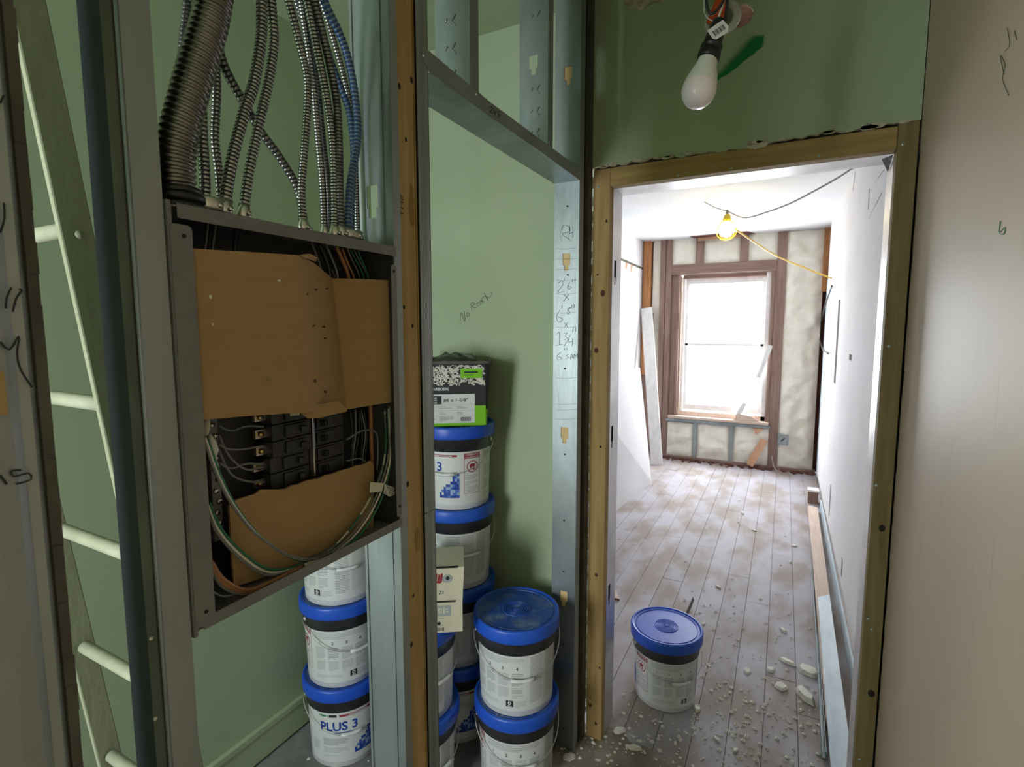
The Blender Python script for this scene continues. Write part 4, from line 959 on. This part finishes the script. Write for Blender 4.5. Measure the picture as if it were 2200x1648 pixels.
for k in range(n_): q.f += [[k, (k+1) % n_, n_+(k+1) % n_, n_+k], [n_+k, n_+(k+1) % n_, 2*n_+(k+1) % n_, 2*n_+k]]; q.m += [0, 0]; q.sm += [False, False]
put('rim', q, 'limegreen' if False else 'bronze', tub, local=True)
# printed front (local -y side faces the camera)
def fr(u, v, o=.0012): return Vector((u*1.10, -hw(v)-o, v))
q = MB(); mm = ['inkblack', 'white', 'limegreen', 'label', 'inkgrey', 'chip']
def frq(u0, u1, v0, v1, mi, o=.0012): q.add([fr(u0, v0, o), fr(u1, v0, o), fr(u1, v1, o), fr(u0, v1, o)], [(0, 1, 2, 3)], mi)
frq(-.10, .1, .075, .226, 0, .0006); frq(-.10, .1, .003, .075, 2, .0006)
rnd = random.Random(4)
for k in range(330):
    u, v, a, L_ = rnd.uniform(-.098, .098), rnd.uniform(.150, .222), rnd.uniform(0, PI), rnd.uniform(.008, .020); c_, s_ = math.cos(a), math.sin(a)
    w_ = .0010; pts = [(-L_/2, -w_), (L_/2-.002, -w_), (L_/2, 0), (L_/2-.002, w_), (-L_/2, w_)]; oo = .0010+.0006*rnd.random()
    P = [(u+x*c_-y*s_, v+x*s_+y*c_) for x, y in pts]
    if all(-.1 < x < .1 and .148 < y < .225 for x, y in P): q.add([fr(x, y, oo) for x, y in P], [tuple(range(5))], 5)
    hx, hy = u-L_/2*c_, v-L_/2*s_
    if abs(hx) < .097 and .150 < hy < .222: q.add([fr(hx+.0025*math.cos(b), hy+.0025*math.sin(b), oo) for b in [i*PI/3 for i in range(6)]], [tuple(range(6))], 5)
frq(.018, .088, .176, .210, 2, .0022)
frq(-.098, .064, .012, .118, 3, .0014); frq(-.098, -.044, .082, .112, 0, .0018)
text_to(q, 'STARBORN.', .015, lambda a, b: fr(-.084+a, .132+b, .0016), 1, .0004, .82)
text_to(q, '#6 x 1-5/8"', .0175, lambda a, b: fr(-.038+a, .090+b, .0018), 0, .0003, 1.0)
for i, t_ in enumerate(('COARSE', 'THREAD', 'SCREWS')): text_to(q, t_, .0085, lambda a, b: fr(-.091+a, .102-.009*i+b, .0022), 1, .0002)
frq(.030, .074, .194, .200, 0, .0026); frq(.030, .060, .186, .188, 0, .0026)
text_to(q, '/PIECES', .009, lambda a, b: fr(-.096+a, .069+b, .0018), 4)
for u in (-.044, .010): frq(u, u+.0006, .014, .080, 4, .0018)
for v in (.080, .058, .038): frq(-.098, .064, v, v+.0006, 4, .0018)
for u0, u1, v in ((-.052, -.03, .072), (-.052, -.012, .066), (.006, .024, .072), (.006, .04, .066), (-.052, -.036, .05), (-.052, -.030, .044), (.006, .02, .05), (.006, .026, .044), (-.052, -.006, .033), (-.052, -.004, .029), (-.052, -.008, .025), (-.052, -.03, .021), (-.096, -.075, .052)): frq(u0, u1, v, v+.0022, 4, .0018)
for k in range(14): u = .018+k*.0024; frq(u, u+(.0012 if k % 3 else .0018), .018, .034, 0, .0018)
for k in range(9): frq(-.096+k*.0035, -.0945+k*.0035, .024, .030, 0, .0018)
put('printed_label', q, mm, tub, local=True)
q = MB()     # crumpled clear bag sticking out of the top
q.lathe([(.0005, .262), (.03, .258), (.07, .246), (.085, .236), (.08, .225)], 18)
for p in q.v: p += Vector((noise.noise(p*40)*.02, noise.noise(p*40+Vector((9, 0, 0)))*.02, noise.noise(p*55)*.014))
put('plastic_bag', q, 'film', tub, local=True)

# cream carton on the near stack
cz = PT+.3075; bx = empty('carton', (-.988, 1.338, cz+.0055), math.atan2(-1.338, .988)+PI/2-.05, 'cream bulb carton standing on a blue lid behind the slim stud', 'carton')
q = MB(); 
W_, D_, H_ = .088, .075, .205
q.box(-W_, W_, -D_, D_, 0, .098); 
put('carton_body', q, 'cream', bx, .001, local=True); bx.scale = (1, 1, 1.07)
q = MB(); q.add([(-W_, -D_, .098), (W_, -D_, .098), (W_+.006, -D_-.004, H_), (-W_+.004, -D_-.004, H_), (-W_, D_, .098), (W_, D_, .098), (W_+.006, D_, H_), (-W_+.004, D_, H_)], [(0, 1, 2, 3), (5, 4, 7, 6), (1, 5, 6, 2), (4, 0, 3, 7), (3, 2, 6, 7)]); put('carton_upper', q, 'cream', bx, local=True)
put('open_slot', B(-W_, W_*.75, -D_-.0035, -D_+.001, .0965, .1005), 'dark', bx, local=True); put('open_slot', B(-W_+.006, W_*.85, -D_-.006, -D_, H_-.002, H_+.002), 'dark', bx, local=True)
q = MB(); fb = lambda u, v, o=.0006: Vector((u, -D_-o-.0042*max(0, (v-.098)/(H_-.098)), v))
def bq(u0, u1, v0, v1, mi, o=.0008): q.add([fb(u0, v0, o), fb(u1, v0, o), fb(u1, v1, o), fb(u0, v1, o)], [(0, 1, 2, 3)], mi)
bq(-.05, .050, .052, .086, 1); bq(.010, .022, .062, .078, 2, .0014); bq(.014, .018, .066, .074, 1, .002); bq(.026, .032, .060, .080, 2, .0014); bq(.034, .042, .064, .068, 2, .0014); bq(.034, .042, .072, .076, 2, .0014)
q.add([fb(.012+.0055*math.cos(a), .030+.0055*math.sin(a), .001) for a in [i*PI/6 for i in range(12)]], [tuple(range(12))], 0)
for k in range(9): bq(-.01+k*.0045, -.008+k*.0045, .006, .017, 0)
for v in (.045, .022): bq(-.03, .028, v, v+.002, 1)
text_to(q, 'Z1', .016, lambda a, b: fb(.012+a, .122+b, .001), 0, .0002)
[q.add([fb(u-.002, v, .001), fb(u+.004, v-.001, .001), fb(u+.008, v+.026, .001), fb(u+.002, v+.027, .001)], [(0, 1, 2, 3)], 3) for u, v in ((.002, .160), (.011, .157), (.019, .160))]; q.add([fb(.002, .160, .0012), fb(.020, .156, .0012), fb(.021, .161, .0012), fb(.003, .165, .0012)], [(0, 1, 2, 3)], 3)
q.add([fb(.040+.015*math.cos(a), .170+.013*math.sin(a), .0016) for a in [i*PI/8 for i in range(16)]], [tuple(range(16))], 1); q.add([fb(.042+.006*math.cos(a), .172+.006*math.sin(a), .0022) for a in [i*PI/8 for i in range(16)]], [tuple(range(16))], 0)
tag(put('printed_label', q, ['inkblack', 'inkgrey', 'cream', 'inkred'], bx, local=True), kind='stuff')

# ================================================================ hanging bulb in the hall
BP = Vector((-.1575, 1.028, 2.020)); TP = Vector((-.1415, 1.046, 2.095)); ax = (TP-BP).normalized()
bl = empty('light_bulb', tuple(BP), 0, 'unlit white bulb in a black socket hanging before the doorway', 'light bulb')
mt = Matrix.Translation(BP) @ Vector((0, 0, 1)).rotation_difference(ax).to_matrix().to_4x4()
q = MB(); q.lathe([(.0003, -.028), (.010, -.0265), (.019, -.022), (.0262, -.013), (.0298, -.002), (.0300, .008), (.0290, .013)], 32, 0, mt); put('dome', q, 'bulbdome', bl)
q = MB(); q.lathe([(.0291, .013), (.0270, .024), (.0235, .036), (.0195, .046), (.0172, .056), (.0165, .066)], 32, 0, mt); put('neck', q, 'bulbneck', bl)
q = MB(); q.lathe([(.016, .060), (.0195, .060), (.0200, .066), (.0198, .074), (.0172, .075), (.0170, .082), (.0192, .083), (.0192, .087), (.0165, .088), (.0150, .110), (.0125, .128), (.0115, .134), (0, .135)], 24, 0, mt); put('socket', q, 'black', bl)
q = MB(); s0 = mt @ Vector((0, 0, .105)); uv = Vector((_r)); nv = -_f
tu = (_r*.8+_u*.55).normalized(); tv = nv.cross(tu).normalized(); cc = s0-Vector((0, 0.0, 0))+nv*.0175
q.prism([cc-tu*.017-tv*.011, cc+tu*.012-tv*.012, cc+tu*.019-tv*.004, cc+tu*.017+tv*.011, cc-tu*.017+tv*.011], nv*.0006); tg = put('paper_tag', q, 'white', bl)
q = MB()
for k in range(11):
    o_ = cc+nv*.0009+tu*(-.011+k*.0022); q.add([o_-tv*.0055, o_+tu*(.0009 if k % 3 else .0015)-tv*.0055, o_+tu*(.0009 if k % 3 else .0015)+tv*.004, o_+tv*.004], [(0, 1, 2, 3)])
put('barcode', q, 'marker', tg)
def cordpts(pix, y): return [at(u, v, y=y) for u, v in pix]
def lead(pix, y, r_, mm):
    P = cordpts(pix, y); q = MB(); q.tube(spline(P, .006), r_, 8); put('lead', q, mm, bl)
s1 = mt @ Vector((.006, 0, .132))
lead([(1538, 62), (1546, 30), (1556, 0), (1570, -60), (1575, -330)], 1.05, .0022, 'wwhite'); lead([(1557, 60), (1560, 25), (1563, -5), (1566, -80), (1572, -335)], 1.05, .0026, 'black')
lead([(1516, -30), (1519, 15), (1528, 30), (1542, 20), (1558, -10), (1565, -70)], 1.045, .0026, 'black'); lead([(1514, -20), (1513, 25), (1524, 42), (1540, 48)], 1.052, .0010, 'wwhite')
# round ceiling-box ring and wire connectors on the wall behind
rg = empty('junction_ring', (-.212, YD, 2.54), 0, 'round white junction ring with an orange connector on the wall', 'junction box')
q = MB(); mr_ = Matrix.Translation((-.212, YD-.001, 2.538)) @ Matrix.Rotation(PI/2, 4, 'X'); q.lathe([(.030, .002), (.036, .010), (.050, .010), (.054, 0)], 32, 0, mr_); put('ring', q, 'white', rg)
q = MB(); q.lathe([(0, .001), (.030, .001), (.030, .003)], 24, 0, mr_); put('ring_centre', q, 'inkgrey', rg)
q = MB(); q.bar((-.225, YD-.03, 2.50), (-.205, YD-.05, 2.60), .035, .02, (0, 1, 0)); q.bar((-.245, YD-.03, 2.515), (-.222, YD-.04, 2.56), .022, .015, (0, 1, 0)); put('orange_connector', q, 'orangenut', rg, .003)

# ================================================================ things in the far room
# leaning plasterboard sheet on the left
b0, b1 = at(1400, 1036, z=0), at(1322, 1100, z=0)
b1 = b0+(b1-b0)*1.8
tp = at(1375, 790, y=b0.y+.03); h_ = tp.z
m = MB(); L_ = (b1-b0)
tA = tp.copy(); tB = tA+Vector((0, L_.y, .05))
b0 = Vector((b0.x, b0.y, .002)); b1 = Vector((b1.x, b1.y, .002))
m.prism([b0, b1, tB, tA], (-.013, 0, 0)); pb = one('plasterboard_sheet', m, 'white_dry', 'white plasterboard sheet leaning on the left wall of the far room', 'plasterboard')
for u, v in ((1348, 902), (1366, 905), (1361, 925), (1368, 912)):
    t = .5; q = MB(); p = at(u, v, x=-1.30); q.lathe([(0, .002), (.008, .002), (.01, 0)], 7, 0, Matrix.Translation(p) @ Matrix.Rotation(PI/2, 4, 'Y')); put('scuff', q, 'inkgrey', pb) if False else None
# white board leaning in the corner
a, b = at(1411, 999, z=0), at(1389, 662, y=YF-.08); m = MB(); m.bar(a+Vector((0, 0, .01)), b, .13, .022, (0, -1, .3)); one('leaning_board', m, 'white_paint', 'tall white painted board leaning in the far left corner', 'board')
# sticks and scraps about the window
def stick(u0, v0, u1, v1, y0, y1, w_, t_, mm, label, cat='wood scrap', group='wood scraps at the window'):
    a, b = at(u0, v0, y=y0), at(u1, v1, y=y1); m = MB(); m.bar(a, b, w_, t_, (0, -1, 0)); one('wood_scrap', m, mm, label, cat, group)
stick(1628, 812, 1656, 742, YF-.06, YF+.0, .045, .015, 'white_paint', 'pale stick propped across the right side of the window')
stick(1584, 894, 1600, 866, YF-.01, YF+.03, .05, .02, 'white_paint', 'short pale offcut standing on the window sill')
m = MB(); p = at(1575, 889, y=YF); m.prism([(p.x, YF-.02, .521), (p.x+.28, YF-.02, .521), (p.x+.20, YF-.02, .575), (p.x+.05, YF-.02, .60)], (0, .02, 0)); one('wood_scrap', m, 'plate', 'flat triangular offcut lying on the window sill', 'wood scrap', 'wood scraps at the window')
stick(1610, 1000, 1642, 944, YF-.10, YF-.04, .075, .02, 'scrap', 'orange board leaning under the window at a slant')
m = MB(); p = at(1617, 925, y=YF-.05); m.prism([(p.x, YF-.045, p.z+.02), (p.x+.11, YF-.045, p.z+.03), (p.x+.04, YF-.045, p.z-.05)], (0, .02, 0)); one('wood_scrap', m, 'scrap', 'small orange wedge of wood just under the window ledge', 'wood scrap', 'wood scraps at the window')
# outlet box
r = empty('outlet_box', (.04, YF, .34), 0, 'small grey metal outlet box low on the foam wall', 'outlet box'); put('box', B(-.012, .092, YF-.055, YF+.02, .29, .405), 'galv', r, .003); put('opening', B(.01, .07, YF-.057, YF-.054, .315, .375), 'inkgrey', r)
m = MB(); m.bar((.02, YF-.060, .33), (.055, YF-.060, .37), .012, .006, (0, -1, 0)); put('wire_stub', m, 'black', r)
# cables on the right
m = MB(); m.tube(spline([at(u, v, x=XR-.02) for u, v in ((1787, 614), (1775, 650), (1765, 690), (1762, 725), (1768, 750), (1779, 760))], .02), .008, 6); one('loose_cable', m, 'wblack', 'black cable looping off the right wall near the window', 'cable')
m = MB(); m.tube(spline([at(1659, 980, y=YF-.09), at(1662, 1000, y=YF-.11), at(1672, 1015, y=YF-.13), at(1690, 1018, y=YF-.14)], .02), .006, 6); one('loose_cable', m, 'greycord', 'thin grey cable end curling on the floor below the window', 'cable')
# lit work lamp
LP = at(1561, 494, y=4.40)
lm = empty('work_lamp', tuple(LP), 0, 'lit yellow caged work lamp hanging from the far room ceiling', 'lamp')
q = MB(); q.lathe([(.0005, -.058), (.030, -.050), (.050, -.025), (.056, .0), (.048, .03), (.03, .055), (.02, .066), (.0005, .066)], 24, 0, Matrix.Translation(LP)); put('globe', q, 'lampglow', lm)
q = MB(); q.lathe([(0, .06), (.026, .06), (.030, .075), (.026, .105), (.014, .118), (0, .118)], 16, 0, Matrix.Translation(LP)); put('lamp_socket', q, 'yellow', lm)
for k in range(8):
    a = 2*PI*k/8; q = MB(); P = [(r_*math.cos(a), r_*math.sin(a), z) for r_, z in ((.028, .07), (.055, .045), (.074, .0), (.064, -.045), (.035, -.072), (.012, -.078))]; q.tube([LP+Vector(p) for p in spline(P, .02)], .0028, 6); put('guard_wire', q, 'yellow', lm)
for z, r_ in ((.0, .074), (-.06, .05), (-.078, .014)):
    q = MB(); q.tube([LP+Vector((r_*math.cos(2*PI*i/20), r_*math.sin(2*PI*i/20), z)) for i in range(21)], .0028, 6); put('guard_ring', q, 'yellow', lm)
q = MB(); q.box(-.008, .008, -.012, .012, .118, .15, 0, Matrix.Translation(LP)); put('hook', q, 'rust', lm)
nail = at(1513, 434, z=ZF-.004); top_ = LP+Vector((0, 0, .14))
q = MB(); q.tube([nail, nail.lerp(top_, .5)+Vector((0, 0, -.01)), top_], .004, 6); one('hanging_string', q, 'greycord', 'short string tying the lit lamp to a ceiling nail', 'string')
q = MB(); P = [top_, at(1600, 468, y=4.25), at(1650, 455, y=4.1), at(1700, 436, y=3.95), at(1750, 410, y=3.8), at(1800, 382, y=3.7), at(1838, 357, y=3.62)]; q.tube(spline(P, .03), .0055, 6); one('lamp_cord', q, 'greycord', 'grey power cord sagging along the far room ceiling to the lamp', 'cord')
q = MB(); P = [LP+Vector((.055, .05, .01)), at(1660, 545, y=5.0), at(1720, 572, y=5.4), at(1787, 598, x=XR-.005)]; q.tube(spline(P, .03), .007, 6); one('lamp_cord', q, 'ycord', 'taut yellow cord from the lamp to the right wall', 'cord')
# floor plate, track and boards by the right wall
m = MB(); a, b = at(1738, 1098, z=.01), at(1764, 1600, z=.01); d = (b-a); m.bar((a.x+.006, a.y, .003), (b.x+.006, b.y-.06, .003), .010, .006); m.bar((a.x, a.y, .016), (b.x, b.y-.06, .016), .002, .032); m.bar((a.x+.012, a.y, .016), (b.x+.012, b.y-.06, .016), .002, .032)
one('floor_track', m, 'galv', 'thin steel track lying along the right side of the plank floor', 'metal track')
m = MB(); m.bar((.285, 5.05, .024), (.252, 2.28, .024), .072, .044); one('sole_plate', m, 'plate', 'pale pink timber plate beside the steel track on the floor', 'board', None, .002)
m = MB(); m.bar((.345, 5.1, .05), (.338, 2.0, .05), .010, .09); one('floor_board', m, 'bluegrey', 'long pale blue board edge running under the right wall', 'board')
m = MB(); a = at(1768, 1282, z=.06); b_ = at(1795, 1640, z=.06)
m.prism([at(1757, 1283, z=.055), at(1782, 1278, z=.075), at(1832, 1640, z=.085), at(1832, 1700, z=.085), at(1789, 1700, z=.055)], (0, 0, -.006)); one('loose_board', m, 'bluegrey', 'loose pale blue trim strip lying over the timber plate', 'board')
m = MB(); p = at(1750, 1052, z=.12); m.box(p.x-.05, p.x+.03, p.y-.05, p.y+.04, 0, .11); bk = one('timber_block', m, 'brown_z', 'brown timber block with a white cap by the far right corner', 'block'); q = MB(); q.box(p.x-.055, p.x+.035, p.y-.055, p.y+.045, .111, .125); put('white_cap', q, 'white_paint', bk)
m = MB(); p = at(1326, 1283, z=.01); m.prism([(p.x-.10, p.y-.03, .002), (p.x+.02, p.y-.02, .002), (p.x-.02, p.y+.06, .002), (p.x-.10, p.y+.06, .002)], (0, 0, .012), 0, 1); one('wood_offcut', m, ['plate', 'brownhole'], 'small red-edged offcut lying behind the left door jamb', 'wood scrap')

# ---------------------------------------------------------------- plaster chips on the floors
def chip(p, s_, seed, fl_=.35):
    rnd = random.Random(seed); q = MB(); n_ = 7; a0 = rnd.uniform(0, 6); el = rnd.uniform(.35, .8)
    base_ = [(math.cos(a)*rnd.uniform(.7, 1), math.sin(a)*el*rnd.uniform(.7, 1)) for a in [2*PI*i/n_ for i in range(n_)]]
    ca, sa = math.cos(a0), math.sin(a0); h = s_*fl_*rnd.uniform(.7, 1.3)
    b_ = [Vector((s_*(x*ca-y*sa), s_*(x*sa+y*ca), .0)) for x, y in base_]; t_ = [Vector((v.x*.75, v.y*.75, h*rnd.uniform(.6, 1))) for v in b_]
    q.v = b_+t_; q.f = [list(range(n_))[::-1], [n_+i for i in range(n_)]]+[[i, (i+1) % n_, n_+(i+1) % n_, n_+i] for i in range(n_)]; q.m = [0]*(n_+2); q.sm = [False]*(n_+2)
    o = put('plaster_chip', q, 'chip', None, 0, loc=tuple(p), local=True); return o
big = [(1330, 1570, .030, 'rounded plaster lump against the foot of the left door jamb'), (1364, 1608, .030, 'smooth plaster lump on the dusty threshold before the lone bucket'), (1222, 1630, .034, 'pale plaster lump beside the foot of the handwritten stud'),
       (1692, 1422, .038, 'flat plaster flake right of the lone bucket, toward the right wall'), (1735, 1442, .050, 'long plaster flake close to the steel floor track'), (1728, 1495, .055, 'large flat plaster slab beside the steel floor track'), (1678, 1476, .032, 'star-shaped plaster flake in the middle of the right floor'),
       (1606, 1442, .024, 'plaster flake just right of the lone bucket'), (1655, 1440, .022, 'small oval plaster flake right of the lone bucket'), (1498, 1522, .022, 'plaster crumb touching the foot of the lone bucket'), (1543, 1261, .022, 'plaster crumb alone on the planks behind the lone bucket'), (1595, 1103, .028, 'pale plaster flake far back on the planks'),
       (1620, 1140, .020, 'tan plaster crumb far back on the planks'), (1706, 1173, .020, 'white crumb nearest the steel track, far back'), (1697, 1208, .020, 'white crumb in front of the far crumb by the steel track'), (1682, 1355, .024, 'tan plaster crumb between the bucket and the steel track'), (1588, 1075, .02, 'thin white flake in the farthest part of the plank floor'),
       (1512, 1340, .018, 'small plaster crumb right behind the lone bucket lid'), (1580, 1612, .018, 'plaster crumb near the bottom edge on the planks'), (1540, 1588, .018, 'plaster crumb in the shadow in front of the lone bucket')]
for k, (u, v, s_, lb) in enumerate(big): p = at(u, v, z=.002); tag(chip(p, s_*1.25, 100+k), lb, 'plaster chip', 'larger plaster chips on the floor')
m = MB(); rnd = random.Random(12)
def crumb(p, s_):
    n_ = 5; b_ = [Vector((p.x+s_*math.cos(a)*rnd.uniform(.5, 1), p.y+s_*math.sin(a)*rnd.uniform(.5, 1), p.z)) for a in [2*PI*i/n_ for i in range(n_)]]
    m.add(b_+[Vector((p.x, p.y, p.z+s_*.6))], [(i, (i+1) % n_, n_) for i in range(n_)])
for k in range(1000):
    t = rnd.random()
    if t < .55: p = Vector((rnd.uniform(-.5, .2), 1.8+abs(rnd.gauss(0, .7)), .001))
    elif t < .85: p = Vector((rnd.uniform(-.55, .25), rnd.uniform(1.55, 2.4), .001))
    else: p = Vector((rnd.uniform(-1.2, .2), rnd.uniform(2, 6), .001))
    if p.x < -1.05 or p.y > 6.2 or (p.x+.39)**2+(p.y-2.197)**2 < .02: continue
    if p.y < 1.82: p.z = .006
    crumb(p, rnd.choice((.003, .004, .006, .008, .013)))
for k in range(70): crumb(Vector((rnd.uniform(-.70, -.45), rnd.uniform(1.6, 1.85), .007)), rnd.uniform(.003, .012))
for k in range(40): crumb(Vector((rnd.uniform(-1.6, -1.2), rnd.uniform(.9, 1.4), .001)), rnd.choice((.003, .005, .009)))
tag(put('plaster_crumbs', m, 'chip'), 'fine white plaster crumbs scattered over the floors', 'debris', kind='stuff')
